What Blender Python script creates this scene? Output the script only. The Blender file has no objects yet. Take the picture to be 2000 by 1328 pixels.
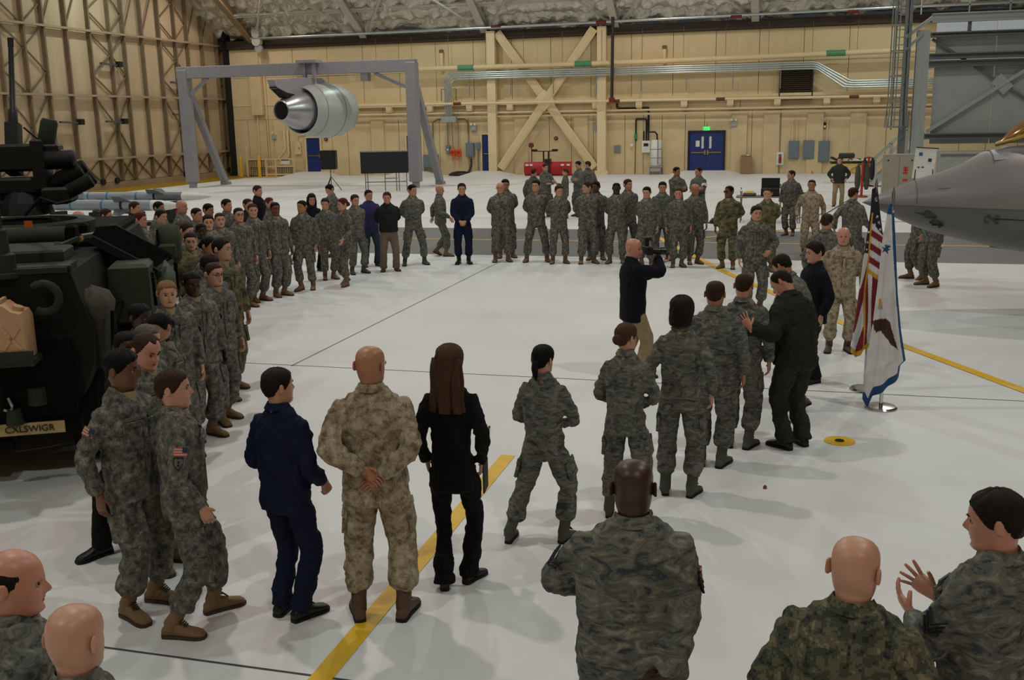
import bpy, math, random
import numpy as np
from mathutils import Vector, Matrix
R = math.radians
random.seed(7)
scn = bpy.context.scene
COL = scn.collection
def lin(c):
    return tuple(((v/255.0)/12.92 if v/255.0 <= .04045 else ((v/255.0+.055)/1.055)**2.4) for v in c)
# ------------------------------------------------------------------ camera
EYE = np.array([0.0, 0.0, 3.28])
F_PX, PITCH, YAW, ROLL = 1981.7, 0.21333, 0.26883, -0.018633
def cam_axes():
    f0 = np.array([-math.sin(YAW), math.cos(YAW), 0]); r0 = np.array([math.cos(YAW), math.sin(YAW), 0]); up = np.array([0, 0, 1.])
    f = f0*math.cos(PITCH)-up*math.sin(PITCH); u = up*math.cos(PITCH)+f0*math.sin(PITCH)
    r = r0*math.cos(ROLL)+u*math.sin(ROLL); u = u*math.cos(ROLL)-r0*math.sin(ROLL)
    return r, u, f
CR, CU, CF = cam_axes()
cd = bpy.data.cameras.new('camera'); cam = bpy.data.objects.new('camera', cd); COL.objects.link(cam)
cam.matrix_world = Matrix([[CR[0], CU[0], -CF[0], EYE[0]], [CR[1], CU[1], -CF[1], EYE[1]], [CR[2], CU[2], -CF[2], EYE[2]], [0, 0, 0, 1]])
cd.sensor_width = 36.0; cd.lens = F_PX/2000*36.0; cd.clip_end = 300; cd.clip_start = .05
scn.camera = cam
# ------------------------------------------------------------------ light
w = bpy.data.worlds.new('world'); scn.world = w; w.use_nodes = True
w.node_tree.nodes['Background'].inputs[0].default_value = (.05, .055, .06, 1)
w.node_tree.nodes['Background'].inputs[1].default_value = .6
WARM, COOL = (1.0, .84, .78), (.84, 1.0, .94)
def lamp(x, y, z, watts, col, size=.55):
    d = bpy.data.lights.new('high_bay_lamp', 'AREA'); d.shape = 'DISK'; d.size = size; d.energy = watts; d.color = col
    o = bpy.data.objects.new('high_bay_lamp', d); o.location = (x, y, z); COL.objects.link(o)
LAMPW = 420
for iy, y in enumerate((-2.5, 10, 22.5, 35, 47.5, 55.5)):
    for ix, x in enumerate((-32.5, -20, -7.5, 5)):
        p = LAMPW*(.45 if (ix < 2 and iy < 2) else 1.0)*(.55 if iy == 5 else 1.0)
        lamp(x, y, 13.0 if iy < 5 else 11.6, p, WARM if (ix+iy) % 2 else COOL, .4)
vs = scn.view_settings
scn.display_settings.display_device = 'sRGB'
vs.view_transform = 'Standard'; vs.look = 'None'; vs.gamma = 1; vs.use_curve_mapping = False
vs.exposure = -0.24
# ------------------------------------------------------------------ helpers: rays of the photograph met with planes of the place
def ray(u, v):
    return CR*((u-1000)/F_PX)-CU*((v-664)/F_PX)+CF
def meet(u, v, axis, val):
    d = ray(u, v); return EYE+d*((val-EYE[axis])/d[axis])
def ground(u, v, z=0.0): return meet(u, v, 2, z)
YW, XL = 61.2, -36.23
def wall(u, v, off=0.0):
    p = meet(u, v, 1, YW-off); return p
# ------------------------------------------------------------------ helpers: materials
def newmat(name):
    m = bpy.data.materials.new(name); m.use_nodes = True
    return m, m.node_tree, m.node_tree.nodes['Principled BSDF']
MATS = {}
def mat(name, rgb, rough=.6, metal=0.0, var=.12, scale=6.0, bump=0.0, bscale=60.0, emit=None, alpha=None, spec=None, coat=0, stretch=None):
    if name in MATS: return MATS[name]
    m, nt, b = newmat(name); N = nt.nodes; L = nt.links
    c = lin(rgb)
    b.inputs['Roughness'].default_value = rough; b.inputs['Metallic'].default_value = metal
    b.inputs['Base Color'].default_value = (*c, 1)
    if spec is not None: b.inputs['Specular IOR Level'].default_value = spec
    if coat: b.inputs['Coat Weight'].default_value = coat
    if var or bump:
        tc = N.new('ShaderNodeTexCoord'); mp = N.new('ShaderNodeMapping'); L.new(tc.outputs['Object'], mp.inputs[0])
        if stretch: mp.inputs['Scale'].default_value = stretch
    if var:
        n = N.new('ShaderNodeTexNoise'); n.inputs['Scale'].default_value = scale; n.inputs['Detail'].default_value = 5
        L.new(mp.outputs[0], n.inputs['Vector'])
        r = N.new('ShaderNodeValToRGB'); L.new(n.outputs[0], r.inputs[0])
        r.color_ramp.elements[0].position = .3; r.color_ramp.elements[1].position = .7
        r.color_ramp.elements[0].color = (*[x*(1-var) for x in c], 1); r.color_ramp.elements[1].color = (*[min(1, x*(1+var)) for x in c], 1)
        L.new(r.outputs[0], b.inputs['Base Color'])
    if bump:
        n2 = N.new('ShaderNodeTexNoise'); n2.inputs['Scale'].default_value = bscale; n2.inputs['Detail'].default_value = 3
        L.new(mp.outputs[0], n2.inputs['Vector'])
        bp = N.new('ShaderNodeBump'); bp.inputs['Strength'].default_value = bump; bp.inputs['Distance'].default_value = .02
        L.new(n2.outputs[0], bp.inputs['Height']); L.new(bp.outputs[0], b.inputs['Normal'])
    if emit:
        b.inputs['Emission Color'].default_value = (*lin(rgb), 1); b.inputs['Emission Strength'].default_value = emit
    if alpha is not None: b.inputs['Alpha'].default_value = alpha
    MATS[name] = m; return m
def camo(name, cols, cell, scale, stretch=(1, 1, 1), stops=(0, .40, .50, .60), fine=.0, rough=.85):
    """woven camouflage cloth: blocks (cell > 0) or brushed stripes (cell = 0) of four colours, with a soft weave relief"""
    m, nt, b = newmat(name); N = nt.nodes; L = nt.links
    tc = N.new('ShaderNodeTexCoord'); oi = N.new('ShaderNodeObjectInfo')
    mul = N.new('ShaderNodeMath'); mul.operation = 'MULTIPLY'; mul.inputs[1].default_value = 37.0; L.new(oi.outputs['Random'], mul.inputs[0])
    add = N.new('ShaderNodeVectorMath'); add.operation = 'ADD'; L.new(tc.outputs['Object'], add.inputs[0]); L.new(mul.outputs[0], add.inputs[1])
    v = add.outputs[0]
    if cell:
        sn = N.new('ShaderNodeVectorMath'); sn.operation = 'SNAP'; sn.inputs[1].default_value = (cell,)*3; L.new(v, sn.inputs[0]); v = sn.outputs[0]
    mp = N.new('ShaderNodeMapping'); mp.inputs['Scale'].default_value = stretch; L.new(v, mp.inputs[0])
    n = N.new('ShaderNodeTexNoise'); n.inputs['Scale'].default_value = scale; n.inputs['Detail'].default_value = 4; n.inputs['Roughness'].default_value = .62
    if not cell: n.inputs['Distortion'].default_value = 1.6
    L.new(mp.outputs[0], n.inputs['Vector'])
    r = N.new('ShaderNodeValToRGB'); r.color_ramp.interpolation = 'CONSTANT'; L.new(n.outputs[0], r.inputs[0])
    while len(r.color_ramp.elements) < len(cols): r.color_ramp.elements.new(.5)
    for e, s, c in zip(r.color_ramp.elements, stops, cols): e.position = s; e.color = (*lin(c), 1)
    L.new(r.outputs[0], b.inputs['Base Color'])
    n2 = N.new('ShaderNodeTexNoise'); n2.inputs['Scale'].default_value = 16; n2.inputs['Detail'].default_value = 3; L.new(add.outputs[0], n2.inputs['Vector'])
    bp = N.new('ShaderNodeBump'); bp.inputs['Strength'].default_value = .55; bp.inputs['Distance'].default_value = .03
    L.new(n2.outputs[0], bp.inputs['Height']); L.new(bp.outputs[0], b.inputs['Normal'])
    b.inputs['Roughness'].default_value = rough; b.inputs['Specular IOR Level'].default_value = .2
    MATS[name] = m; return m
# ------------------------------------------------------------------ helpers: meshes
class MB:
    def __init__(s): s.v = []; s.f = []; s.m = []
    def add(s, verts, faces, mi=0):
        o = len(s.v); s.v.extend([tuple(map(float, p)) for p in verts]); s.f.extend([tuple(i+o for i in f) for f in faces]); s.m.extend([mi]*len(faces)); return s
    def box(s, c, size, rot=None, mi=0, ch=0.0):
        hx, hy, hz = [x/2 for x in size]; c = np.array(c, float)
        if ch:
            P = []
            for z, k in ((-hz, ch), (-hz+ch, 0), (hz-ch, 0), (hz, ch)):
                P += [(-hx+k+ch*0, -hy+k, z), (hx-k, -hy+k, z), (hx-k, hy-k, z), (-hx+k, hy-k, z)]
            F = [(3, 2, 1, 0), (12, 13, 14, 15)]
            for j in range(3):
                for i in range(4): a = j*4+i; b = j*4+(i+1) % 4; F.append((a, b, b+4, a+4))
        else:
            P = [(-hx, -hy, -hz), (hx, -hy, -hz), (hx, hy, -hz), (-hx, hy, -hz), (-hx, -hy, hz), (hx, -hy, hz), (hx, hy, hz), (-hx, hy, hz)]
            F = [(3, 2, 1, 0), (4, 5, 6, 7), (0, 1, 5, 4), (1, 2, 6, 5), (2, 3, 7, 6), (3, 0, 4, 7)]
        P = np.array(P)
        if rot is not None: P = P @ np.array(rot).T
        return s.add(P+c, F, mi)
    def bar(s, a, b, w, h=None, up=(0, 0, 1), mi=0):
        """a straight bar of rectangular section from a to b"""
        a = np.array(a, float); b = np.array(b, float); h = w if h is None else h
        d = b-a; l = np.linalg.norm(d); d = d/l; up = np.array(up, float)
        if abs(d @ up) > .98: up = np.array([0, 1., 0]) if abs(d[1]) < .9 else np.array([1., 0, 0])
        x = np.cross(d, up); x /= np.linalg.norm(x); z = np.cross(x, d)
        P = [p+x*sx*w/2+z*sz*h/2 for p in (a, b) for sx, sz in ((-1, -1), (1, -1), (1, 1), (-1, 1))]
        return s.add(P, [(0, 1, 2, 3), (7, 6, 5, 4), (0, 4, 5, 1), (1, 5, 6, 2), (2, 6, 7, 3), (3, 7, 4, 0)], mi)
    def tube(s, pts, r, n=10, mi=0, cap=True, flat=1.0, side=None):
        """a tube along a polyline; r a number or one radius per point"""
        pts = [np.array(p, float) for p in pts]; k = len(pts)
        rs = [r]*k if np.isscalar(r) else list(r)
        T = []
        for i in range(k):
            t = pts[min(i+1, k-1)]-pts[max(i-1, 0)]; T.append(t/(np.linalg.norm(t)+1e-9))
        u = np.array(side, float) if side is not None else (np.array([0, 0, 1.]) if abs(T[0][2]) < .9 else np.array([1., 0, 0]))
        rings = []
        for i in range(k):
            u = u-T[i]*(u @ T[i]); u /= np.linalg.norm(u); w_ = np.cross(T[i], u)
            rx, ry = (rs[i], rs[i]*flat) if np.isscalar(rs[i]) else rs[i]
            rings.append([pts[i]+u*rx*math.cos(a)+w_*ry*math.sin(a) for a in np.linspace(0, 2*math.pi, n, endpoint=False)])
        return s.loft(rings, cap, mi)
    def loft(s, rings, cap=True, mi=0, closed=True):
        n = len(rings[0]); V = [p for r_ in rings for p in r_]; F = []
        for j in range(len(rings)-1):
            for i in range(n if closed else n-1):
                a = j*n+i; b = j*n+(i+1) % n; F.append((a, b, b+n, a+n))
        if cap and closed: F.append(tuple(range(n))[::-1]); F.append(tuple(range((len(rings)-1)*n, len(rings)*n)))
        return s.add(V, F, mi)
    def lathe(s, prof, c=(0, 0, 0), axis=(0, 0, 1), n=24, mi=0, cap=True):
        """prof: (distance along the axis, radius)"""
        d = np.array(axis, float); d /= np.linalg.norm(d); u = np.array([1., 0, 0]) if abs(d[0]) < .9 else np.array([0, 1., 0])
        u = u-d*(u @ d); u /= np.linalg.norm(u); w_ = np.cross(d, u); c = np.array(c, float)
        return s.loft([[c+d*t+(u*math.cos(a)+w_*math.sin(a))*max(r, 1e-4) for a in np.linspace(0, 2*math.pi, n, endpoint=False)] for t, r in prof], cap, mi)
    def prism(s, outline, axis, t0, t1, mi=0):
        """outline: 2D polygon in the two other axes (in x,y,z order), extruded along axis from t0 to t1"""
        n = len(outline)
        def P(p, t): q = list(p); q.insert(axis, t); return q
        V = [P(p, t0) for p in outline]+[P(p, t1) for p in outline]
        F = [tuple(range(n))[::-1], tuple(range(n, 2*n))]+[(i, (i+1) % n, (i+1) % n+n, i+n) for i in range(n)]
        return s.add(V, F, mi)
    def mesh(s, name, mats, smooth=None):
        me = bpy.data.meshes.new(name); me.from_pydata(s.v, [], s.f); me.update()
        for m in (mats if isinstance(mats, (list, tuple)) else [mats]): me.materials.append(m)
        if any(s.m): me.polygons.foreach_set('material_index', s.m)
        bm_fix(me)
        if smooth:
            me.polygons.foreach_set('use_smooth', [True]*len(me.polygons)); me.set_sharp_from_angle(angle=R(smooth))
        return me
    def build(s, name, mats, parent=None, label=None, smooth=None, kind=None):
        o = bpy.data.objects.new(name, s.mesh(name, mats, smooth)); COL.objects.link(o)
        if parent is not None: o.parent = parent
        if label: o['label'] = label
        if kind: o['kind'] = kind
        return o
import bmesh
def bm_fix(me):
    bm = bmesh.new(); bm.from_mesh(me); bmesh.ops.recalc_face_normals(bm, faces=bm.faces); bm.to_mesh(me); bm.free()
def thing(name, label, cat, loc=(0, 0, 0), rz=0.0, group=None):
    o = bpy.data.objects.new(name, None); COL.objects.link(o); o.location = loc; o.rotation_euler = (0, 0, rz); o.empty_display_size = .2
    o['label'] = label; o['category'] = cat
    if group: o['group'] = group
    return o
def tag(o, label, cat, group=None):
    o['label'] = label; o['category'] = cat
    if group: o['group'] = group
    return o
def struct(name, mb, mats, parent=None, smooth=None):
    o = mb.build(name, mats, parent, smooth=smooth)
    if parent is None: o['kind'] = 'structure'
    return o
def sgroup(name):
    o = bpy.data.objects.new(name, None); COL.objects.link(o); o['kind'] = 'structure'; return o
def inst(src, parent, loc=(0, 0, 0), rot=None):
    o = src.copy(); COL.objects.link(o); o.parent = parent; o.location = loc
    if rot: o.rotation_euler = rot
    return o
def copy_tree(o, parent=None):
    c = o.copy(); COL.objects.link(c)
    if parent is not None: c.parent = parent
    for ch in list(o.children): copy_tree(ch, c)
    return c
# ================================================================== materials of the setting
M_floor = mat('floor_epoxy', (224, 223, 222), rough=.5, var=.06, scale=.5, spec=.2, bump=.03, bscale=3)
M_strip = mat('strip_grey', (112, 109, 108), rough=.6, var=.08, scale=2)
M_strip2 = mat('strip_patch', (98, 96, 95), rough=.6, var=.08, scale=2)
M_yel = mat('line_yellow', (228, 180, 24), rough=.5, var=.08)
M_yel2 = mat('line_yellow_worn', (205, 165, 70), rough=.6, var=.15)
M_blk = mat('black_paint', (16, 16, 18), rough=.5)
M_joint = mat('joint_dark', (70, 68, 66), rough=.8)
M_cream = mat('wall_cream', (222, 199, 154), rough=.55, var=.05, scale=1.2)
M_cream2 = mat('wall_cream_low', (214, 191, 148), rough=.55, var=.07, scale=1.5)
M_seam = mat('wall_seam', (120, 98, 58), rough=.8)
M_colm = mat('column_cream', (230, 208, 166), rough=.5, var=.04)
M_galv = mat('galvanised', (190, 200, 200), rough=.32, metal=.85, var=.08)
M_steel = mat('grey_steel', (128, 130, 130), rough=.5, metal=.1, var=.08)
M_gant = mat('gantry_grey', (146, 144, 150), rough=.5, var=.06)
M_raft = mat('rafter_grey', (196, 190, 180), rough=.6, var=.1)
M_darkb = mat('dark_brown_steel', (60, 46, 34), rough=.7, var=.2)
M_brn = mat('rib_brown', (118, 100, 76), rough=.6, var=.15, scale=2)
M_tan = mat('door_tan', (188, 166, 134), rough=.6, var=.12, scale=.9, stretch=(1, 1, .25))
M_hole = mat('dark_gap', (12, 11, 11), rough=.9)
M_blue = mat('door_blue', (22, 44, 110), rough=.35, var=.05)
M_white = mat('white_paint', (225, 225, 220), rough=.5, var=.03)
M_red = mat('red_paint', (170, 20, 26), rough=.4, var=.08)
M_dkred = mat('dark_red', (110, 30, 26), rough=.5)
M_green = mat('pipe_green', (80, 140, 100), rough=.5)
M_boxg = mat('box_grey', (110, 122, 130), rough=.45, var=.05)
M_boxl = mat('box_light_grey', (160, 160, 158), rough=.5)
M_orange = mat('orange_plastic', (228, 92, 30), rough=.5)
M_exit = mat('exit_green', (70, 235, 120), rough=.5, var=0, emit=1.2)
M_lampw = mat('lamp_glass', (235, 235, 220), rough=.2)
M_brass = mat('brass', (190, 160, 90), rough=.3, metal=.9)
M_glassd = mat('wired_glass', (205, 210, 200), rough=.15)
# foil insulation
mf, nt_, b_ = newmat('foil_insulation'); N_ = nt_.nodes; L_ = nt_.links
tc_ = N_.new('ShaderNodeTexCoord'); n_ = N_.new('ShaderNodeTexNoise'); n_.inputs['Scale'].default_value = 2.2; n_.inputs['Detail'].default_value = 6; n_.inputs['Distortion'].default_value = 1.2
L_.new(tc_.outputs['Object'], n_.inputs['Vector'])
bp_ = N_.new('ShaderNodeBump'); bp_.inputs['Strength'].default_value = 1; bp_.inputs['Distance'].default_value = .13; L_.new(n_.outputs[0], bp_.inputs['Height']); L_.new(bp_.outputs[0], b_.inputs['Normal'])
b_.inputs['Base Color'].default_value = (*lin((220, 217, 208)), 1); b_.inputs['Metallic'].default_value = .7; b_.inputs['Roughness'].default_value = .42
M_foil = mf
# ================================================================== floor
fl = struct('floor', MB().add([(-45, -16, 0), (40, -16, 0), (40, 66, 0), (-45, 66, 0)], [(0, 1, 2, 3)]), M_floor)
def flat(name, pts, m, z, label=None):
    n = len(pts); V = [(x, y, z) for x, y in pts]
    return MB().add(V, [tuple(range(n))]).build(name, m, fl, label)
def stripe(name, a, b, wd, m, z=.004, label=None):
    a = np.array(a, float); b = np.array(b, float); d = (b-a)/np.linalg.norm(b-a); n = np.array([-d[1], d[0]])*wd/2
    return flat(name, [tuple(a+n), tuple(b+n), tuple(b-n), tuple(a-n)], m, z, label)
for x, y0, y1 in ((-21.4, 31, 60), (-14.0, 31, 60), (-6.6, 12.4, 24.1)): stripe('floor_joint', (x, y0), (x, y1), .02, M_joint, .002)
for y in (5.06, 12.43): stripe('floor_joint', (-30, y), (20, y+.02), .02, M_joint, .002)
for y in (33.5, 46.0): stripe('floor_joint', (-34, y), (20, y), .03, M_joint, .002)
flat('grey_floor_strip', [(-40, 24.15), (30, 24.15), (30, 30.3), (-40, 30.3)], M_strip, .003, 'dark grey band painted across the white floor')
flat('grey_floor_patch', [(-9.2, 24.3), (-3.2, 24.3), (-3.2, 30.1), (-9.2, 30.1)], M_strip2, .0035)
stripe('yellow_line', (-40, 27.36), (30, 27.3), .15, M_yel2, .006)
stripe('yellow_line', (-2.63, -4), (-2.63, 9.32), .145, M_yel, .005, 'bright yellow line ending mid floor')
P_ = [(-3.6, 28.6), (-3.15, 27.3), (-1.35, 22.2), (.82, 16.9), (2.8, 12.9), (5.2, 8.3)]
for a_, b__ in zip(P_, P_[1:]): stripe('yellow_line', a_, b__, .16, M_yel, .007)
stripe('yellow_line', (-3.1, 27.6), (.5, 31.4), .15, M_yel, .0065); stripe('yellow_line', (-1.9, 42.5), (-1.75, 46.8), .4, M_yel, .004)
stripe('yellow_line', (-20, 50.2), (-9, 53.5), .12, M_yel2, .004); stripe('yellow_line', (2.5, 33.5), (3.9, 33.2), .15, M_yel2, .004)
d_ = MB().lathe([(0, .155), (.006, .155)], (.58, 10.47, .001), n=40); d_.build('tie_down_disc', M_yel, fl, 'round yellow disc around a floor fitting')
MB().lathe([(0, .05), (.01, .045)], (.58, 10.47, .004), n=24).build('tie_down_fitting', M_blk, fl)
# striped keep-clear band at the foot of the hangar doors
flat('keep_clear_band', [(XL, 36), (-33.4, 36), (-33.4, 61), (XL, 61)], M_yel, .003)
k = 0
sb = None
for y in np.arange(37, 61, .36):
    v = [(-36.2, y), (-33.45, y+.55), (-33.45, y+.72), (-36.2, y+.17)]
    if sb is None: sb = flat('black_stripe', [(px, py-y) for px, py in v], M_blk, 0); sb.location = (0, y, .005)
    else: inst(sb, fl, (0, y, .005))
flat('keep_clear_band', [(-33.4, 58.2), (-30.9, 58.6), (-30.9, 61), (-33.4, 61)], M_yel2, .003)
# ================================================================== back wall
wb = sgroup('wall_back')
MB().box((-8.6, YW+.25, 4.2), (55.4, .5, 8.4)).build('wall_core', M_seam, wb)
def panels(z0, z1, xs, m, dep=.04):
    for x0, x1 in zip(xs, xs[1:]):
        MB().box(((x0+x1)/2, YW-dep/2+random.uniform(-.006, .006), (z0+z1)/2), (x1-x0-.03, dep, z1-z0-.02)).build('wall_panel', m, wb)
xs = [-35.9]
while xs[-1] < 16: xs.append(xs[-1]+2.42)
panels(6.25, 8.05, xs, M_cream); panels(4.45, 6.25, xs, M_cream)
xs = [-35.9]
rr = random.Random(3)
while xs[-1] < 16: xs.append(xs[-1]+rr.choice((1.1, 1.35, 1.6, 1.9)))
panels(0, 3.6, xs, M_cream2); panels(3.6, 4.45, [-35.9, -25, -14, -3, 6.9, 17], M_cream2, .02)
for x in (-32.2, -25.4, -16.0, -12.3, -3.0, -1.2, 1.2, 3.5):    # shallow pilasters of the lower wall
    MB().box((x, YW-.10, 1.78), (.85, .14, 3.55)).build('pilaster', M_cream2, wb)
MB().box((-9.5, YW-.2, 4.42), (40.6, .40, .16)).build('wall_ledge', M_cream, wb)
MB().box((-9.5, YW-.28, 4.28), (40.6, .08, .16)).build('ledge_lip', M_colm, wb)
for u in (917, 996, 1078, 1163, 1248, 1336, 1426, 1518, 1614, 1711, 840, 760):
    p = wall(u, 212, .35)
    MB().box((p[0], YW-.27, 4.05), (.36, .40, .36)).box((p[0], YW-.20, 3.80), (.30, .26, .16)).build('wall_bracket', M_colm, wb)
for x in (-17.68, -10.95):                                       # the two steel columns with a plate foot and a cap
    MB().box((x, YW-.50, 4.25), (.52, .42, 8.5)).build('wall_column', M_colm, wb)
    MB().box((x, YW-.52, .12), (.75, .6, .24)).build('column_foot', M_colm, wb)
for a_, b__ in (((-17.2, .4), (-11.4, 8.4)), ((-17.3, 8.4), (-11.4, .4))):
    dy = -.62 if a_[1] < 1 else -.46
    MB().bar((a_[0], YW+dy, a_[1]), (b__[0], YW+dy, b__[1]), .50, .16, up=(0, 1, 0)).build('cross_brace', M_colm, wb)
    MB().bar((a_[0], YW+dy-.09, a_[1]), (b__[0], YW+dy-.09, b__[1]), .34, .06, up=(0, 1, 0)).build('brace_web', M_cream, wb)
MB().box((-14.4, YW-.62, 4.4), (.9, .22, .9), rot=Matrix.Rotation(R(45), 3, 'Y')).build('gusset_plate', M_colm, wb)
def pipe(name, pts, r, m, parent=None, n=10, label=None):
    o = MB().tube(pts, r, n).build(name, m, parent, label, smooth=50); return o
# pipe runs: each run is one thing that follows the wall
pr_ = pipe('fire_main_pipe', [(-31, YW-.75, 6.75), (-26.5, YW-.8, 6.75), (-26.4, YW-.8, 6.6), (-26.4, YW-.8, 6.42), (-20, YW-.8, 6.42), (-8, YW-.8, 6.42), (7.5, YW-.8, 6.6)], .15, M_cream)
tag(pr_, 'thick cream pipe running high along the whole back wall above the conduits', 'pipe')
for x, z in ((-28.6, 6.75), (-19.2, 6.42), (-12.0, 6.42), (2.1, 6.55)): MB().lathe([(0, .17), (1.0, .17)], (x-.5, YW-.8, z), (1, 0, 0), 14).build('green_label_band', M_green, pr_, 'green band around the cream pipe')
for x in np.arange(-25, 4, 2.35):
    MB().tube([(x, YW-.8, 6.4), (x, YW-.8, 8.3)], .012, 6).build('hanger_rod', M_seam, pr_)
pr_ = pipe('sprinkler_pipe', [(-27.6, YW-1.0, 4.35), (-10, YW-1.0, 4.27), (7.6, YW-1.0, 4.18)], .075, M_colm)
tag(pr_, 'cream pipe with red sleeves below the wall ledge', 'pipe')
for x in (-27.4, -20.0, -10.3, -4.3, 2.9): MB().lathe([(0, .09), (.5, .09)], (x, YW-1.0, 4.34-(x+27)*.0048), (1, 0, 0), 12).build('red_sleeve', M_dkred, pr_, 'dull red sleeve')
for zz, o_, nm in ((3.78, .35, 'upper of two thin cream pipes under the brackets of the back wall'), (3.55, .42, 'lower of two thin cream pipes under the brackets of the back wall')):
    pr_ = pipe('cream_pipe', [(-27.5, YW-o_, zz), (7.8, YW-o_, zz-.1)], .06, M_colm); tag(pr_, nm, 'pipe')
# galvanised conduits with two bends
cg = thing('conduit_bundle', 'bundle of four shiny galvanised conduits bending along the back wall', 'conduit', (0, 0, 0))
for i in range(4):
    o_ = i*.115; xv = -20.55+.12*i; zt = 6.12-o_
    pts = [(xv, YW-.9, 3.55), (xv, YW-.9, zt-.5), (xv+.06, YW-.9, zt-.22), (xv+.22, YW-.9, zt-.06), (xv+.5, YW-.9, zt), (.95-.05*i, YW-.9, zt+.0), (1.15, YW-.9, zt-.05), (2.85-.1*i, YW-.9, zt-1.02), (3.05, YW-.9, zt-1.07), (7.6, YW-.9, zt-1.07)]
    MB().tube(pts, .05, 8).build('conduit', M_galv, cg, smooth=50)
MB().box((-20.36, YW-.85, 3.4), (.95, .3, .35)).build('junction_box', M_boxl, cg, 'pale grey box under the conduits')
for dx in (-.45, .5): MB().bar((-20.36+dx, YW-.85, 4.5), (-20.36+dx, YW-.85, 5.2), .04).bar((-20.36+dx, YW-.85, 5.2), (-20.36+dx*.5, YW-.85, 5.2), .04).build('guard_bar', M_seam, cg)
for x in np.arange(-19, 1, 2.6): MB().bar((x, YW-.86, 4.75), (x, YW-.86, 6.2), .05).build('conduit_strut', M_steel, cg)
# louvre
lv = thing('louvre_vent', 'square dark louvred vent high on the cream back wall', 'vent', (.05, YW-.12, 4.13))
MB().box((0, -.04, .9), (1.80, .06, 1.84)).build('backing', M_blk, lv)
f_ = MB()
for c, s_ in (((0, -.14, 0), (1.84, .3, .07)), ((0, -.14, 1.82), (1.84, .3, .07)), ((-.89, -.14, .91), (.07, .3, 1.8)), ((.89, -.14, .91), (.07, .3, 1.8))): f_.box(c, s_)
f_.build('frame', M_darkb, lv)
sl = MB().box((0, 0, 0), (1.72, .17, .025), rot=Matrix.Rotation(R(-38), 3, 'X')).build('slat', mat('slat_brown', (74, 62, 48), rough=.6), lv); sl.location = (0, -.2, .1)
for i in range(1, 16): inst(sl, lv, (0, -.2, .1+.112*i))
# blue doors
def blue_door(name, x, z0, wd, h, leaves=1):
    d = sgroup(name)
    m = MB()
    for c, s_ in (((x, YW-.1, z0+h+.04), (wd+.2, .2, .1)), ((x-wd/2-.05, YW-.1, z0+h/2), (.1, .2, h)), ((x+wd/2+.05, YW-.1, z0+h/2), (.1, .2, h))): m.box(c, s_)
    m.build('door_frame', M_blk if leaves == 2 else M_cream, d)
    lw = wd/leaves
    for i in range(leaves):
        cx = x-wd/2+lw*(i+.5)
        MB().box((cx, YW-.1, z0+h/2), (lw-.02, .06, h)).build('door_leaf', M_blue, d)
        sgn = 1 if (leaves == 1 or i == 0) else -1
        MB().bar((cx-lw*.38, YW-.2, z0+h*.47), (cx+lw*.38, YW-.2, z0+h*.47), .05).box((cx+sgn*lw*.42, YW-.16, z0+h*.47), (.08, .1, .24)).build('panic_bar', M_brass, d)
        if leaves == 2: MB().box((cx+sgn*lw*.27, YW-.14, z0+h*.73), (.13, .03, h*.31)).build('window_pane', M_glassd, d)
        else: MB().lathe([(0, .035), (.08, .03)], (cx+.36, YW-.13, z0+1.0), (0, -1, 0), 10).build('door_handle', M_brass, d)
    if leaves == 2: MB().box((x-lw*.52, YW-.135, z0+h*.70), (.22, .01, .34)).build('notice', M_white, d, 'white paper notice')
    # concrete ramp in front
    MB().add([(x-wd/2-.3, YW, z0), (x+wd/2+.3, YW, z0), (x+wd/2+.3, YW-1.0, z0), (x-wd/2-.3, YW-1.0, z0), (x-wd/2-1.2, YW, .0), (x+wd/2+1.2, YW, .0), (x+wd/2+.9, YW-3, .0), (x-wd/2-.9, YW-3, .0)],
             [(0, 1, 2, 3), (3, 2, 6, 7), (0, 3, 7, 4), (2, 1, 5, 6), (4, 7, 6, 5), (1, 0, 4, 5)]).build('door_ramp', M_floor, d)
blue_door('door_1', -29.9, .25, .95, 2.15); blue_door('door_2', -22.95, .25, 1.0, 2.2); blue_door('door_3', -18.0, .25, 1.0, 2.2); blue_door('door_4', -4.85, .2, 1.95, 2.2, 2)
# ================================================================== hangar doors on the left (plane x = XL)
M_girt = mat('girt_tan', (160, 140, 112), rough=.6, var=.12)
hd = sgroup('wall_left')
MB().box((XL-.35, 34, 6), (.3, 59, 14)).build('door_core', M_hole, hd)
ribs = [38.3, 39.9, 41.54, 43.19, 44.61, 46.31, 48.12, 49.82, 51.05, 52.74, 54.46, 56.06, 57.35, 58.98, 60.7, 62.5]
levels = [0.32, 1.63, 4.96, 8.3, 11.6]
for y0, y1 in zip(ribs, ribs[1:]):
    for z0, z1 in zip(levels, levels[1:]):
        MB().box((XL-.12+random.uniform(-.008, .008), (y0+y1)/2, (z0+z1)/2), (.06, y1-y0-.03, z1-z0-.03)).build('door_panel', M_tan, hd)
for y in ribs:
    MB().box((XL+.02, y, 5.9), (.26, .07, 11.8)).box((XL+.14, y, 5.9), (.03, .11, 11.8)).build('door_rib', M_brn, hd)
for z in levels[1:]:
    MB().box((XL+.13, 45, z), (.20, 35.5, .11)).build('door_girt', M_girt, hd)
MB().box((XL+.12, 45, .16), (.3, 35.5, .32)).build('door_sill', mat('sill_tan', (150, 130, 104), rough=.6), hd)
nb = len(ribs)-1
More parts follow.
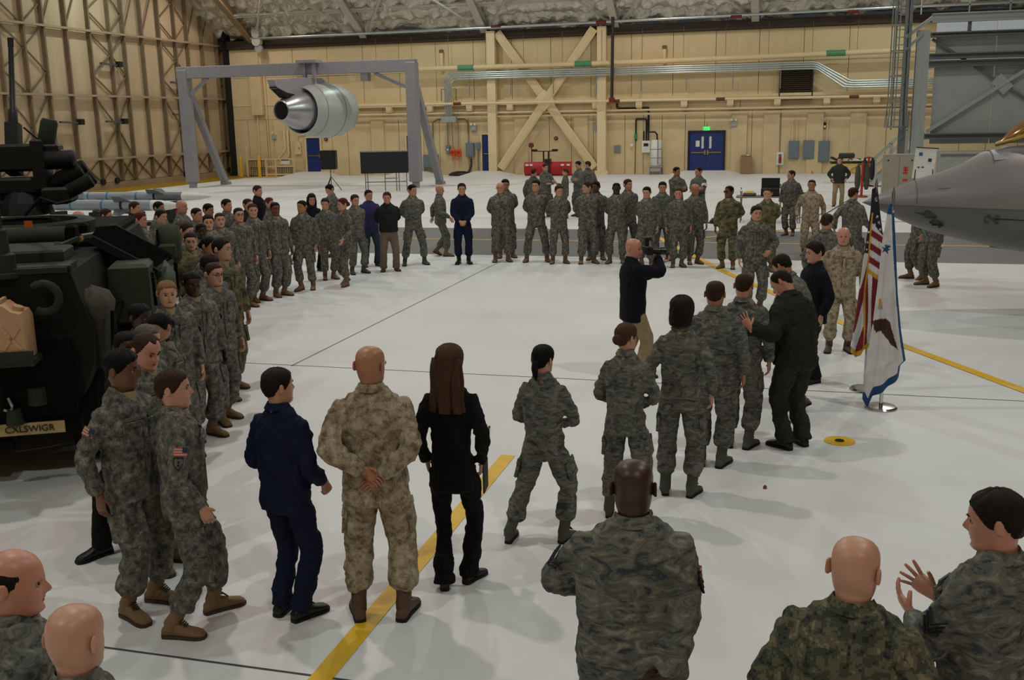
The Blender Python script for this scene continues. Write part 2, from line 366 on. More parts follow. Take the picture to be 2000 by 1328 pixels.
for i in range(nb):
    y0, y1 = ribs[i], ribs[i+1]
    braced = i % 4 in (2, 3)
    for j, (z0, z1) in enumerate(zip(levels, levels[1:])):
        if j == 0:
            MB().bar((XL+.02, y0, z1), (XL+.02, y1, z0), .07, .07, up=(1, 0, 0)).build('door_brace', M_brn, hd)
            MB().bar((XL-.04, y0, z0), (XL-.04, y1, z1), .05, .05, up=(1, 0, 0)).build('door_brace', M_brn, hd)
        elif braced:
            n_ = 3 if j > 1 else 2
            for q in range(n_):
                za, zb = z1-(z1-z0)*q/n_, z1-(z1-z0)*(q+1)/n_
                up_ = (q+i) % 2
                MB().bar((XL+.02, y0, zb if up_ else za), (XL+.02, y1, za if up_ else zb), .065, .06, up=(1, 0, 0)).build('door_brace', M_brn, hd)
        elif j == 3:
            MB().bar((XL+.02, y0, z0), (XL+.02, y1, z1), .065, .06, up=(1, 0, 0)).build('door_brace', M_brn, hd)
for y, z in ((50.0, 6.67), (50.0, 3.61), (56.4, 5.87), (56.35, 4.0), (46.3, 3.6)):
    MB().bar((XL+.22, y-1.35, z), (XL+.22, y+.1, z-.06), .16, .1).build('latch_bar', mat('latch_steel', (84, 78, 82), rough=.5), hd)
    MB().box((XL+.3, y+.12, z), (.24, .34, .3)).build('latch_box', M_blk, hd)
for y in (47.7, 48.9, 55.6, 56.6, 60.6):
    MB().lathe([(0, .17), (.12, .17)], (XL+.28, y, .42), (1, 0, 0), 16).build('guide_wheel', M_blk, hd)
# dark slot where the doors slide away, and its edge post
MB().box((XL+.75, YW+.6, 4.6), (1.5, .5, 9.2)).box((XL+.6, YW-.1, 5), (.16, .9, 10)).build('door_slot', M_hole, hd)
for z in (5.4, 4.1): MB().box((XL+1.1, YW+.33, z), (.16, .06, .3)).build('slot_plate', M_white, hd)
# ================================================================== roof
SL, ZR, YR = .55, 8.62, YW+.2
def roof(x, d, lift=0.0): return np.array([x, YR-d, ZR+SL*d+lift])
nx, nd = 430, 84
gx = np.linspace(-37.5, 16, nx); gd = np.linspace(-.2, 9.0, nd)
X_, D_ = np.meshgrid(gx, gd)
rg = np.random.default_rng(5)
def vnoise(x, y, seed):
    g = np.random.default_rng(seed).random((64, 256)); xi = np.floor(x).astype(int); yi = np.floor(y).astype(int); fx = x-xi; fy = y-yi
    fx = fx*fx*(3-2*fx); fy = fy*fy*(3-2*fy)
    G = lambda a, b: g[b % 64, a % 256]
    return (G(xi, yi)*(1-fx)+G(xi+1, yi)*fx)*(1-fy)+(G(xi, yi+1)*(1-fx)+G(xi+1, yi+1)*fx)*fy
per = .88                                                         # rows of pillows pinned every .78 m along the slope
row = np.floor(D_/per); ph = D_/per-row
bulge = np.sin(np.pi*ph)**.7
fold = np.abs(vnoise(X_*1.25+row*17.3, row*3.1+ph*.8, 2)-.5)*2
fold2 = np.abs(vnoise(X_*3.3+row*5.1, D_*2.2, 3)-.5)*2
drop = bulge*(.12+.42*fold)+.20*fold2*bulge+.04*vnoise(X_*4, D_*4, 4)
Z_ = ZR+SL*D_+.42-drop
Y_ = YR-D_-drop*.45
V_ = np.stack([X_.ravel(), Y_.ravel(), Z_.ravel()], 1)
F_ = [(j*nx+i, j*nx+i+1, (j+1)*nx+i+1, (j+1)*nx+i) for j in range(nd-1) for i in range(nx-1)]
cl = sgroup('ceiling')
MB().add(V_, F_).build('foil_blanket', M_foil, cl, 'crumpled silver foil insulation', smooth=70, kind='stuff')
MB().add([(-45, 52.4, 13.75), (40, 52.4, 13.75), (40, 36, 22.8), (-45, 36, 22.8), (40, -16, 22.8), (-45, -16, 22.8)], [(0, 1, 2, 3), (3, 2, 4, 5)]).build('roof_deck', M_foil, cl)
rx = [-33.7, -26.0, -18.15, -10.2, -2.28, 5.6, 13.5]
for i, x in enumerate(rx):
    m = MB()
    a, b = roof(x, -.1, -.42), roof(x, 9, -.42)
    m.bar(a, b, .42, .08); m.bar(a+np.array([0, 0, .5]), b+np.array([0, 0, .5]), .42, .08); m.bar(a+np.array([0, 0, .25]), b+np.array([0, 0, .25]), .06, .5)
    m.build('rafter', M_raft if i else mat('rafter_tan', (150, 128, 98), rough=.6), cl)
for d in (2.45, 5.4): MB().bar(roof(-34, d, -.05), roof(13, d, -.05), .26, .12).bar(roof(-34, d, -.05), roof(13, d, -.05), .06, .3).build('purlin', M_raft, cl)
for i, (x0, x1) in enumerate(zip(rx, rx[1:])):
    xm = (x0+x1)/2
    for a, b in (((x0+.3, .55), (xm-.3, 5.2)), ((x1-.3, .55), (xm+.3, 5.2))):
        MB().bar(roof(a[0], a[1], -.25), roof(b[0], b[1], -.25), .13, .10).build('roof_brace', M_raft, cl)
MB().box((-9.6, YW-.05, 8.33), (53, .5, .46)).build('eaves_beam', M_darkb, cl)
MB().box((-9.6, YW-.32, 8.12), (53, .08, .10)).build('eaves_angle', M_darkb, cl)
ep = MB().tube([(-33.4, YW-1.0, 8.62), (-18, YW-1.0, 8.66), (12, YW-1.0, 8.85)], .085, 10).build('eaves_pipe', M_galv, None, smooth=50)
tag(ep, 'long shiny galvanised pipe under the eaves of the foil roof', 'pipe')
for x in (-17.2, -10.9, -3.3, 2.9): MB().lathe([(0, .1), (.6, .1)], (x-.3, YW-1.0, 8.70), (1, 0, 0), 10).build('red_sleeve', M_dkred, ep)
dp = MB().tube([(-10.2, YW-1.15, 9.3), (-10.25, YW-1.15, 4.3)], .09, 10).build('drain_pipe', mat('dark_pipe', (48, 36, 34), rough=.5), None, smooth=50)
tag(dp, 'dark vertical drain pipe beside the right column of the cross brace', 'pipe')
MB().lathe([(0, .13), (.35, .13)], (-10.2, YW-1.15, 9.0), n=12).build('coupling', M_dkred, dp); MB().box((-10.25, YW-1.15, 4.3), (.3, .3, .3)).build('elbow', M_dkred, dp)
# rods and the coiled hose reel at the left end of the eaves
hr = thing('chain_hoist', 'pale chain hoist hanging at the left end of the eaves', 'hoist', (-33.0, YW-.9, 7.9))
MB().box((0, 0, 1.05), (.5, .4, .45)).lathe([(0, .3), (.34, .3)], (0, -.17, .55), (0, 1, 0), 16).build('hoist_body', M_raft, hr)
MB().lathe([(0, .26), (.2, .26)], (.1, -.1, .1), (0, 1, 0), 16).build('chain_drum', M_boxl, hr)
MB().bar((0, 0, 1.2), (0, 0, 2.2), .1).build('hook_rod', M_raft, hr)
# closing walls outside the picture
struct('wall_right', MB().box((40.2, 25, 11), (.4, 84, 24)), M_cream)
struct('wall_front', MB().box((-3, -16.2, 11), (90, .4, 24)), M_cream)
# ================================================================== steel platform on the right (plane y = 46)
YS = 46.0
def s_(u, v, y=YS): return meet(u, v, 1, y)
M_pan = mat('panel_grey', (172, 175, 175), rough=.5, metal=.1, var=.05, scale=1.5)
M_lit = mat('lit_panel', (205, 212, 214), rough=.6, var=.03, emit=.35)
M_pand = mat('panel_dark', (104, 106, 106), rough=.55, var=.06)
sp = thing('steel_platform', 'tall grey steel platform with cross bracing behind the jet nose', 'platform', (5.0, YS, 0))
def sbox(name, p0, p1, dy, th, m, lab=None):
    c = [(p0[0]+p1[0])/2-5.0, dy, (p0[2]+p1[2])/2]
    return MB().box(c, (abs(p1[0]-p0[0]), th, abs(p1[2]-p0[2]))).build(name, m, sp, lab)
MB().box((0, 0, 3.28), (.50, .06, 6.56)).box((0, .4, 3.28), (.50, .06, 6.56)).box((0, .2, 3.28), (.06, .4, 6.56)).box((.22, .2, 3.28), (.04, .4, 6.56)).build('column', M_pan, sp)
X1 = 9.6
def hbeam(name, za, zb, dy, m, x0=.25, x1=X1, th=.3): MB().box(((x0+x1)/2, dy, (za+zb)/2), (x1-x0, th, zb-za)).box(((x0+x1)/2, dy-.06, zb), (x1-x0, th+.12, .05)).box(((x0+x1)/2, dy-.06, za), (x1-x0, th+.12, .05)).build(name, m, sp)
hbeam('top_beam', 6.85, 7.15, -.05, M_pan); hbeam('cross_beam', 6.28, 6.42, .0, M_pand); hbeam('cross_beam', 5.42, 5.60, .1, M_pand); hbeam('cross_beam', 5.10, 5.32, .1, M_pand); hbeam('bottom_beam', 2.22, 2.40, .0, M_pand)
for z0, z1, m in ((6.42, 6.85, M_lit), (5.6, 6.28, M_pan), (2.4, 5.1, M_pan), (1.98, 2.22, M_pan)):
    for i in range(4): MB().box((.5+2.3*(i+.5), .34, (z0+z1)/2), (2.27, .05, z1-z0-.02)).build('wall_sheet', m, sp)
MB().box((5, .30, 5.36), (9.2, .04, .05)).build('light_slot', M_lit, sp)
MB().bar((.35, .1, 2.5), (5.9, .1, 6.2), .14, .1, up=(0, 1, 0)).build('diagonal_brace', M_pan, sp)
MB().bar((.35, .16, 6.2), (5.9, .16, 2.5), .11, .1, up=(0, 1, 0)).build('diagonal_brace', M_pand, sp)
MB().box((3.1, .1, 4.35), (.7, .03, .5), rot=Matrix.Rotation(R(45), 3, 'Y')).build('gusset_plate', M_pan, sp)
for x in (1.7, 4.3, 6.8): MB().box((x, -.0, 6.63), (.12, .2, .4)).build('hanger', M_pand, sp)
MB().bar((-.75, -.2, 5.75), (-.05, -.05, 6.42), .12, .1).build('strut', M_pan, sp); MB().bar((-.7, -.2, 6.3), (.3, -.05, 7.05), .14, .14).build('strut', M_pan, sp)
for z in (7.45, 7.85): MB().bar((-.2, -.3, z), (X1, -.3, z+.0), .05).build('guard_rail', M_galv, sp)
for x in (-.2, 1.6, 3.1, 5.4, 7.6): MB().bar((x, -.3, 7.15), (x, -.3, 7.85), .05).build('rail_post', M_galv, sp)
MB().box((-.62, -.15, 4.3), (.26, .06, 8.6)).box((-.62, -.0, 4.3), (.06, .3, 8.6)).box((-.62, .15, 4.3), (.26, .06, 8.6)).build('ladder_post', M_pand, sp)
lad = thing('caged_ladder', 'grey caged safety ladder climbing beside the steel platform', 'ladder', (4.12, YS-.2, 0))
for x in (-.2, .2): MB().bar((x, 0, 2.6), (x, 0, 8.6), .06).build('ladder_rail', M_steel, lad)
rg_ = MB().tube([(-.2, 0, 0), (.2, 0, 0)], .016, 6).build('rung', M_steel, lad); rg_.location = (0, 0, 2.7)
for i in range(1, 20): inst(rg_, lad, (0, 0, 2.7+.3*i))
def hoop(z, r): return [(r*1.0*math.cos(a)-.02, -.1-r*1.25*math.sin(a), z) for a in np.linspace(-.2, math.pi+.2, 13)]
for z in (2.72, 3.75, 4.75, 5.75, 6.75, 7.75): 
    m = MB(); r = .37 if z > 3 else .45
    h = hoop(z, r)
    for a, b in zip(h, h[1:]): m.bar(a, b, .015, .07)
    m.build('cage_hoop', M_steel, lad)
for i in range(1, 12, 2):
    MB().bar(hoop(2.72, .45)[i], hoop(3.75, .37)[i], .05, .015).bar(hoop(3.75, .37)[i], hoop(8.6, .37)[i], .05, .015).build('cage_bar', M_steel, lad)
# stairs behind the cabinet
st = thing('steel_stairs', 'grey steel stairs with handrails leading up to the platform', 'stairs', (3.55, 50, 0))
def t_(u, v): p = meet(u, v, 1, 50); return (p[0]-3.55, 0, p[2])
for dy in (-.45, .45):
    o = np.array([0, dy, 0])
    MB().bar(np.array(t_(1703, 360))+o, np.array(t_(1772, 292))+o, .05, .3).build('stringer', M_pan, st)
    MB().bar(np.array(t_(1709, 309))+o, np.array(t_(1772, 251))+o, .06).build('handrail', M_pan, st)
    MB().bar(np.array(t_(1709, 327))+o, np.array(t_(1772, 268))+o, .05).build('mid_rail', M_pan, st)
    for u, v in ((1709, 309), (1741, 280), (1770, 253)): MB().bar(np.array(t_(u, v))+o, np.array(t_(u-1, v+44))+o, .06).build('rail_post', M_pan, st)
for i in range(9):
    p = np.array(t_(1703+i*7.8, 358-i*7.7)); MB().box(p, (.26, .88, .04)).build('stair_tread', M_pan, st)
MB().box(np.array(t_(1790, 292)), (.9, 1.0, .06)).build('landing', M_pan, st)
for dy in (-.45, .45): MB().bar(np.array(t_(1798, 292))+np.array([0, dy, 0]), np.array([t_(1798, 292)[0], dy, 0]), .08).build('landing_leg', M_pan, st)
# pipes panel on the wall behind the ladder
cp = thing('conduit_drop', 'group of vertical grey conduits on the wall beside the platform column', 'conduit', (6.2, YW-.15, 0))
for i in range(4): MB().tube([(-.35+.22*i, 0, 1.7), (-.35+.22*i, 0, 3.4)], .06, 8).build('conduit', M_galv, cp, smooth=50)
MB().tube([(-.4, 0, 3.4), (-.4, 0, 4.3), (-.2, 0, 4.6), (.15, 0, 4.6), (.35, 0, 4.3), (.35, 0, 3.4)], .04, 8).box((-.38, 0, 4.05), (.2, .15, .3)).build('looped_conduit', M_boxl, cp)
# grey beige cabinet with red writing
cb = thing('fire_cabinet', 'beige metal cabinet with a vertical red legend beside the jet nose', 'cabinet', (3.72, 39.6, 0))
MB().box((0, 0, .93), (1.05, .7, 1.80), ch=.02).build('body', mat('cabinet_beige', (150, 142, 126), rough=.5, var=.06), cb)
for x in (-.26, .26): MB().box((x, -.36, .93), (.50, .02, 1.7)).build('door', mat('cabinet_beige2', (156, 148, 132), rough=.5, var=.05), cb)
m = MB()
for i, (z, h) in enumerate(((1.36, .05), (1.27, .05), (1.17, .06), (.92, .07), (.66, .08), (.55, .08), (.44, .08), (.33, .08))): m.box((.22, -.375, z), (.17, .006, h)); 
for z in (1.31, 1.22): m.box((.22, -.375, z), (.05, .006, .06))
m.build('red_legend', mat('red_letters', (205, 40, 40), rough=.5), cb)
for x in (-.38, .42): MB().lathe([(0, .035), (.02, .03)], (x, -.36, 1.62), (0, -1, 0), 10).build('vent_hole', M_blk, cb)
# white poster board on an easel
pb = thing('poster_board', 'white display board with small pictures standing behind the jet nose', 'board', (4.25, 36.6, 0))
Rb = Matrix.Rotation(R(4), 3, 'Y')
MB().box((0, 0, 1.62), (.66, .03, 1.0), rot=Rb).build('board', M_white, pb)
MB().box((.07, -.01, 2.13), (.70, .05, .03), rot=Rb).build('clip_rail', M_blk, pb)
for (x, z, sx, sz, c) in ((-.13, 1.93, .11, .11, (60, 80, 140)), (.16, 1.73, .11, .11, (30, 60, 84)), (-.18, 1.5, .07, .04, (60, 66, 90)), (-.05, 1.5, .08, .04, (50, 50, 66))):
    MB().box((x, -.022, z), (sx, .008, sz), rot=Rb).build('small_picture', mat('pic%d' % (sx*1000+sz*100+x*100), c, rough=.5), pb)
for x0, x1, y1 in ((-.25, -.32, -.1), (.25, .32, -.1), (0, 0, .55)): MB().bar((x0, .04, 2.0), (x1, y1, 0.01), .03).build('easel_leg', M_blk, pb)
# carts and cabinets in the shade under the platform
ct = thing('equipment_cart', 'large grey equipment cart in the shade under the platform', 'cart', (6.6, 44.2, 0))
MB().box((0, 0, 1.0), (1.9, 1.1, 1.5), ch=.05).build('body', M_boxl, ct)
MB().box((0, -.57, 1.62), (1.92, .04, .06)).box((0, -.57, .4), (1.92, .04, .06)).build('band', M_pand, ct)
for x in (-.75, .75):
    for y in (-.4, .4): MB().lathe([(-.06, .13), (.06, .13)], (x, y, .13), (0, 1, 0), 14).build('wheel', M_blk, ct)
gc = thing('grey_locker', 'pale grey locker standing right of the equipment cart', 'locker', (8.6, 45.2, 0))
MB().box((0, 0, .95), (.95, .6, 1.9), ch=.02).build('body', M_white, gc); MB().box((0, -.31, .95), (.9, .02, 1.8)).build('door', M_boxl, gc); MB().box((.3, -.33, 1.0), (.04, .03, .2)).build('handle', M_blk, gc)
# red rope stanchions with hanging bags
for i, (u, v, lab) in enumerate(((1690, 385, 'red barrier post with an olive bag, nearer of two by the stairs'), (1702, 364, 'red barrier post with a dark bag, farther of two by the stairs'))):
    p = ground(u-8, v)
    s = thing('barrier_post', lab, 'barrier', (p[0], p[1], 0), group='red barrier posts by the stairs')
    MB().lathe([(0, .25), (.05, .24), (.09, .08)], n=20).build('base', mat('red_dull', (160, 60, 44), rough=.5), s)
    MB().lathe([(.08, .05), (1.25, .045), (1.3, .06), (1.36, .05)], n=12).build('post', mat('red_orange', (196, 44, 30), rough=.4), s, smooth=50)
    m = MB()
    for sx in (-1, 1): m.loft([[(sx*.17+rx*math.cos(a), ry*math.sin(a), z) for a in np.linspace(0, 6.28, 10, endpoint=False)] for z, rx, ry in ((1.30, .03, .05), (1.15, .09, .08), (.8, .12, .1), (.5, .11, .09), (.3, .06, .06))])
    m.bar((-.17, 0, 1.30), (.17, 0, 1.30), .04).build('hanging_bag', mat('bag_olive', (74, 74, 62), rough=.8) if i == 0 else mat('bag_dark', (44, 44, 42), rough=.8), s, smooth=60)
# yellow ambulance cot
co = thing('ambulance_cot', 'yellow framed ambulance cot with black straps by the wall', 'stretcher', (2.75, 52.6, 0), R(8))
MB().box((0, 0, .98), (1.9, .55, .10), ch=.03).box((-.7, 0, 1.12), (.5, .5, .1), rot=Matrix.Rotation(R(25), 3, 'Y')).build('mattress', mat('cot_black', (34, 34, 36), rough=.6), co)
MB().box((.35, 0, 1.08), (.9, .5, .08), ch=.02).build('blanket', M_white, co)
M_cy = mat('cot_yellow', (216, 176, 40), rough=.4)
for sy in (-.28, .28):
    MB().bar((-.95, sy, .9), (.95, sy, .9), .05).build('side_rail', M_cy, co)
    MB().bar((-.75, sy, .15), (.6, sy, .88), .045).build('leg', M_cy, co); MB().bar((.75, sy, .15), (-.6, sy, .88), .045).build('leg', M_cy, co)
for x in (-.4, 0, .4): MB().box((x, 0, 1.14), (.09, .58, .02)).build('strap', M_blk, co)
for x in (-.75, .75):
    for sy in (-.28, .28): MB().lathe([(-.03, .1), (.03, .1)], (x, sy, .1), (0, 1, 0), 14).build('wheel', M_blk, co)
MB().box((-.2, .0, 1.3), (.7, .35, .25), ch=.05).build('kit_bag', mat('kit_dark', (52, 56, 46), rough=.7), co)
# ================================================================== engine gantry
ga = thing('engine_gantry', 'grey steel goalpost gantry holding the jet engine', 'gantry', (-25, 49.25, 0))
for x in (-6.4, 6.5):
    m = MB().box((x, 0, 3.25), (.54, .5, 5.9), ch=.03); m.build('post', M_gant, ga)
    MB().box((x, 0, .15), (.3, .3, .3)).build('post_foot', M_gant, ga)
    MB().bar((x+.1, .2, 5.0), (x+.35, 2.7, .15), .34, .3).build('back_brace', M_gant, ga); MB().box((x+.36, 2.75, .08), (.4, .5, .16)).build('brace_foot', M_gant, ga)
MB().box((0, 0, 6.05), (13.46, .44, .60), ch=.02).build('beam', M_gant, ga)
MB().bar((-6.1, 0, 4.9), (-5.0, 0, 5.75), .16).build('knee_brace', M_gant, ga); MB().bar((6.2, 0, 5.0), (4.5, 0, 5.72), .16).build('knee_brace', M_gant, ga)
MB().box((4.0, 0, 5.55), (.4, .4, .4)).build('wall_box', M_steel, ga)
ax = np.array([-.22, -.975, 0]); ax /= np.linalg.norm(ax); sx_ = np.array([ax[1]*-1, ax[0], 0])*-1
en = thing('jet_engine', 'large pale grey turbofan engine hung nozzle first from the gantry', 'engine', (-23.9, 49.0, 3.95))
def A(t, r=0, z=0): return ax*t+sx_*r+np.array([0, 0, z])
M_nac = mat('nacelle', (176, 182, 178), rough=.38, metal=.15, var=.04); M_core = mat('core_metal', (176, 176, 180), rough=.28, metal=.75, var=.06)
MB().lathe([(-2.1, .98), (-2.35, 1.05), (-2.42, 1.12), (-2.3, 1.22), (-1.8, 1.33), (-1.0, 1.40), (-.2, 1.36), (.5, 1.28), (1.0, 1.17), (1.02, 1.13), (.4, 1.16)], axis=ax, n=56, cap=False).build('nacelle', M_nac, en, smooth=40)
for t, r in ((-1.0, 1.404), (.35, 1.300)): MB().lathe([(t, r-.01), (t, r), (t+.025, r-.003), (t+.025, r-.02)], axis=ax, n=56, cap=False).build('panel_joint', M_blk, en)
MB().lathe([(.3, 1.15), (.28, .2)], axis=ax, n=40, cap=False).build('fan_duct', M_hole, en)
MB().lathe([(.0, 1.0), (.8, .99), (1.3, .93), (1.9, .72), (2.45, .50), (2.47, .44), (2.2, .43)], axis=ax, n=48, cap=False).build('core_cowl', M_core, en, smooth=40)
MB().lathe([(2.38, .46), (2.36, .01)], axis=ax, n=32, cap=False).build('exhaust_opening', M_hole, en)
MB().lathe([(1.9, .2), (2.4, .12), (2.55, .02)], axis=ax, n=20).build('exhaust_plug', M_hole, en)
MB().lathe([(-1.6, 1.0), (-1.62, .02)], axis=ax, n=40, cap=False).build('fan_face', M_hole, en)
def pyl(pts, r0, r1):
    m = MB(); V = [A(t, r0, z) for t, z in pts]+[A(t, r1, z) for t, z in pts]; n = len(pts)
    return m.add(V, [tuple(range(n)), tuple(range(n, 2*n))[::-1]]+[(i, i+n, (i+1) % n+n, (i+1) % n) for i in range(n)])
pyl([(-1.6, 1.2), (-.6, 1.62), (1.0, 1.62), (3.1, 1.45), (2.9, 1.05), (2.2, .70), (1.2, .6), (.2, 1.0)], -.22, .22).build('pylon', M_gant, en)
pyl([(3.0, 1.12), (2.25, .62), (1.3, .55), (1.3, .75), (2.2, .85)], -.24, .24).build('pylon_underside', M_hole, en)
for r in (-.3, .3): MB().bar(A(.1, r, 1.55), A(.1, r, 2.35), .16, .2).build('hanger', M_gant, en)
MB().box(A(.1, 0, 2.42), (1.1, .8, .14)).build('hanger_plate', M_gant, en)
MB().lathe([(0, .06), (.35, .04)], A(-1.5, 1.33, .1), sx_, 8).box(A(-1.4, 1.36, -.2), (.12, .3, .1)).build('fitting', M_seam, en)
# ================================================================== missiles on trolleys
M_msl = mat('missile_grey', (150, 160, 168), rough=.4, var=.04); M_mslw = mat('missile_white', (222, 222, 214), rough=.4); M_msld = mat('missile_dark', (104, 108, 114), rough=.45)
M_bband = mat('blue_band', (60, 120, 160), rough=.4)
def missile(loc, rz, ln, r, lab, dark):
    t = thing('missile', lab, 'missile', loc, rz, 'missiles on the display trolley')
    m0 = ln*.80
    MB().lathe([(0, r*.9), (.03, r), (ln*.62, r)], axis=(1, 0, 0), n=24).build('motor_body', M_msl, t, smooth=50)
    MB().lathe([(ln*.62, r), (m0, r)], axis=(1, 0, 0), n=24).build('guidance_section', M_msld if dark else M_msl, t, smooth=50)
    MB().lathe([(m0, r), (m0+ln*.06, r*.95), (m0+ln*.12, r*.70), (m0+ln*.17, r*.35), (ln, .004)], axis=(1, 0, 0), n=24).build('nose_cone', M_mslw, t, smooth=50)
    for x in (.12, .26, .47): MB().lathe([(ln*x, r*1.02), (ln*x+.05, r*1.02)], axis=(1, 0, 0), n=24).build('blue_band', M_bband, t)
    MB().lathe([(ln*.60, r*1.08), (ln*.615, r*1.08)], axis=(1, 0, 0), n=24).build('joint_band', M_blk, t)
    for a in (45, 135, 225, 315):
        c, s = math.cos(R(a)), math.sin(R(a))
        for x0, x1, h, nm in ((.01, .10, r*2.3, 'tail_fin'), (.56, .68, r*2.4, 'wing')):
            P = [(ln*x0, r*.9), (ln*x1, r*.9), (ln*(x0*.5+x1*.5), h), (ln*x0+.02, h)]
            V = [(x, c*q-s*d, s*q+c*d) for d in (-.006, .006) for x, q in P]
            MB().add(V, [(0, 1, 2, 3), (7, 6, 5, 4)]+[(i, i+4, (i+1) % 4+4, (i+1) % 4) for i in range(4)]).build(nm, M_msld, t)
    return t
missile((-17.3, 20.4, 1.52), R(0), 4.0, .125, 'near pale grey missile with blue bands and a white nose', False)
missile((-18.6, 23.4, 1.50), R(0), 4.2, .11, 'far grey missile with a white pointed nose beyond the crowd', True)
for (x, y, zt, lab, l) in ((-15.6, 20.4, 1.37, 'dark low trolley carrying the near missile', 2.8), (-16.7, 23.4, 1.37, 'dark low trolley carrying the far missile', 2.9)):
    t = thing('missile_trolley', lab, 'trolley', (x, y, 0))
    MB().box((0, 0, .8), (l, .5, .1)).bar((-l/2, 0, .45), (l/2, 0, .45), .08).build('frame', M_blk, t)
    for dx in (-l*.38, 0, l*.38): MB().box((dx, 0, zt/2+.42), (.14, .44, zt-.84), ch=.01).build('cradle', M_blk, t)
    for dx in (-l*.4, l*.4):
        for dy in (-.4, .4): MB().lathe([(-.08, .24), (.08, .24)], (dx, dy, .24), (0, 1, 0), 16).build('wheel', M_blk, t); MB().bar((dx, dy, .24), (dx, dy*.4, .8), .06).build('strut', M_blk, t)
    MB().box((l*.48, -.2, 1.02), (.10, .02, .26)).build('red_streamer', mat('streamer_red', (210, 30, 44), rough=.5), t)
# ================================================================== things along the back wall
def wthing(name, lab, cat, u, v, off=.0, group=None):
    p = wall(u, v, off); return thing(name, lab, cat, (p[0], p[1], p[2]), 0, group)
PX = 1/30.5
def wb_box(name, lab, cat, u0, v0, u1, v1, dep, m, door=None, group=None):
    p0, p1 = wall(u0, v0), wall(u1, v1); t = thing(name, lab, cat, ((p0[0]+p1[0])/2, YW-.05-dep/2, min(p0[2], p1[2])), 0, group)
    wd, h = abs(p1[0]-p0[0]), abs(p1[2]-p0[2])
    MB().box((0, 0, h/2), (wd, dep, h), ch=.015).build('case', m, t)
    MB().box((0, -dep/2-.01, h/2), (wd*.86, .02, h*.9)).build('door', door or m, t)
    return t, wd, h
for u0, v0, u1, v1, lab in ((1541, 275, 1560, 310, 'left one of three blue grey electric panels'), (1569, 274, 1589, 310, 'middle one of three blue grey electric panels'), (1599, 275, 1619, 316, 'right and lowest of three blue grey electric panels')):
    t, wd, h = wb_box('breaker_box', lab, 'electric panel', u0, v0, u1, v1, .18, M_boxg, group='electric panels right of the double door')
    for x in (-.12, .12): MB().tube([(x, 0, h), (x, 0, h+1.05), (x+.15, 0, h+1.25)], .03, 8).build('conduit', M_colm, t)
t, wd, h = wb_box('breaker_cabinet', 'grey electric cabinet left of the third blue door', 'electric panel', 912, 279, 928, 306, .25, M_boxg)
MB().box((.55, -.05, h*.78), (.28, .2, .42), ch=.02).box((.55, -.16, h*.8), (.1, .03, .1)).build('switch_box', M_boxg, t)
for x, z0, z1 in ((-.1, h, h+1.05), (.02, -1.2, 0), (.5, -.9, h*.6)): MB().tube([(x, .0, z0), (x, .0, z1)], .035, 8).build('conduit', M_steel, t)
MB().tube([(-2.4, 0, 1.0), (-2.4, 0, 2.1), (-2.1, 0, 2.3), (-.3, 0, 2.3), (-.1, 0, 2.1), (-.1, 0, 1.4)], .04, 8).build('looped_conduit', M_seam, t)
t, wd, h = wb_box('switch_box', 'small grey switch box beside the orange cord reels', 'electric panel', 873, 284, 881, 300, .2, M_boxg)
MB().box((0, -.12, h*.5), (.1, .02, .1)).build('label_plate', M_white, t); MB().tube([(0, 0, h), (0, 0, h+1.7)], .03, 8).build('conduit', M_steel, t)
t, wd, h = wb_box('transformer_box', 'grey transformer box behind the right leg of the gantry', 'electric panel', 832, 302, 858, 326, .5, M_boxg)
for x in (-.3, .3): MB().bar((x, 0, -.55), (x, 0, 0), .06).build('leg', M_steel, t)
for u, lab in ((885, 'left one of two orange cord reels hanging on the wall'), (896, 'right one of two orange cord reels hanging on the wall')):
    t = wthing('cord_reel', lab, 'cord reel', u, 305, .3, 'orange cord reels on the wall')
    MB().box((0, 0, .22), (.28, .2, .44), ch=.04).build('case', M_orange, t); MB().lathe([(0, .1), (.06, .1)], (0, -.1, .24), (0, -1, 0), 14).build('hub', mat('dark_orange', (150, 50, 20)), t)
    MB().tube([(-.05, -.05, 0), (-.08, -.05, -.25), (.02, -.05, -.2), (.05, -.05, 0)], .025, 8).build('cord', M_orange, t); MB().tube([(0, 0, .44), (0, 0, 2.9)], .025, 6).build('drop_cord', M_steel, t)
for u, v, lab in ((925, 250, 'twin head emergency light above the grey cabinet'), (1433, 242, 'twin head emergency light right of the exit sign')):
    t = wthing('emergency_light', lab, 'emergency light', u, v, .15)
    MB().box((0, 0, 0), (.36, .18, .34), ch=.02).build('battery_case', M_boxl, t)
    for x in (-.12, .13): MB().lathe([(0, .045), (.1, .075)], (x, -.06, .24), (0, -1, -.1), 12).build('lamp_head', M_lampw, t)
t = wthing('alarm_gong', 'round grey gong left of the right column', 'alarm bell', 1168, 247, .05); MB().lathe([(0, .12), (.05, .3), (.12, .26), (.16, .08)], axis=(0, -1, 0), n=24).build('gong', M_boxl, t, smooth=40); MB().lathe([(.15, .06), (.2, .05)], axis=(0, -1, 0), n=12).build('cap', M_steel, t)
t = wthing('wall_speaker', 'square grey speaker grille right of the column', 'speaker', 1206, 291, .05); MB().box((0, 0, 0), (.42, .12, .48), ch=.03).build('case', M_boxl, t); MB().box((0, -.07, 0), (.34, .02, .4)).build('grille', M_steel, t)
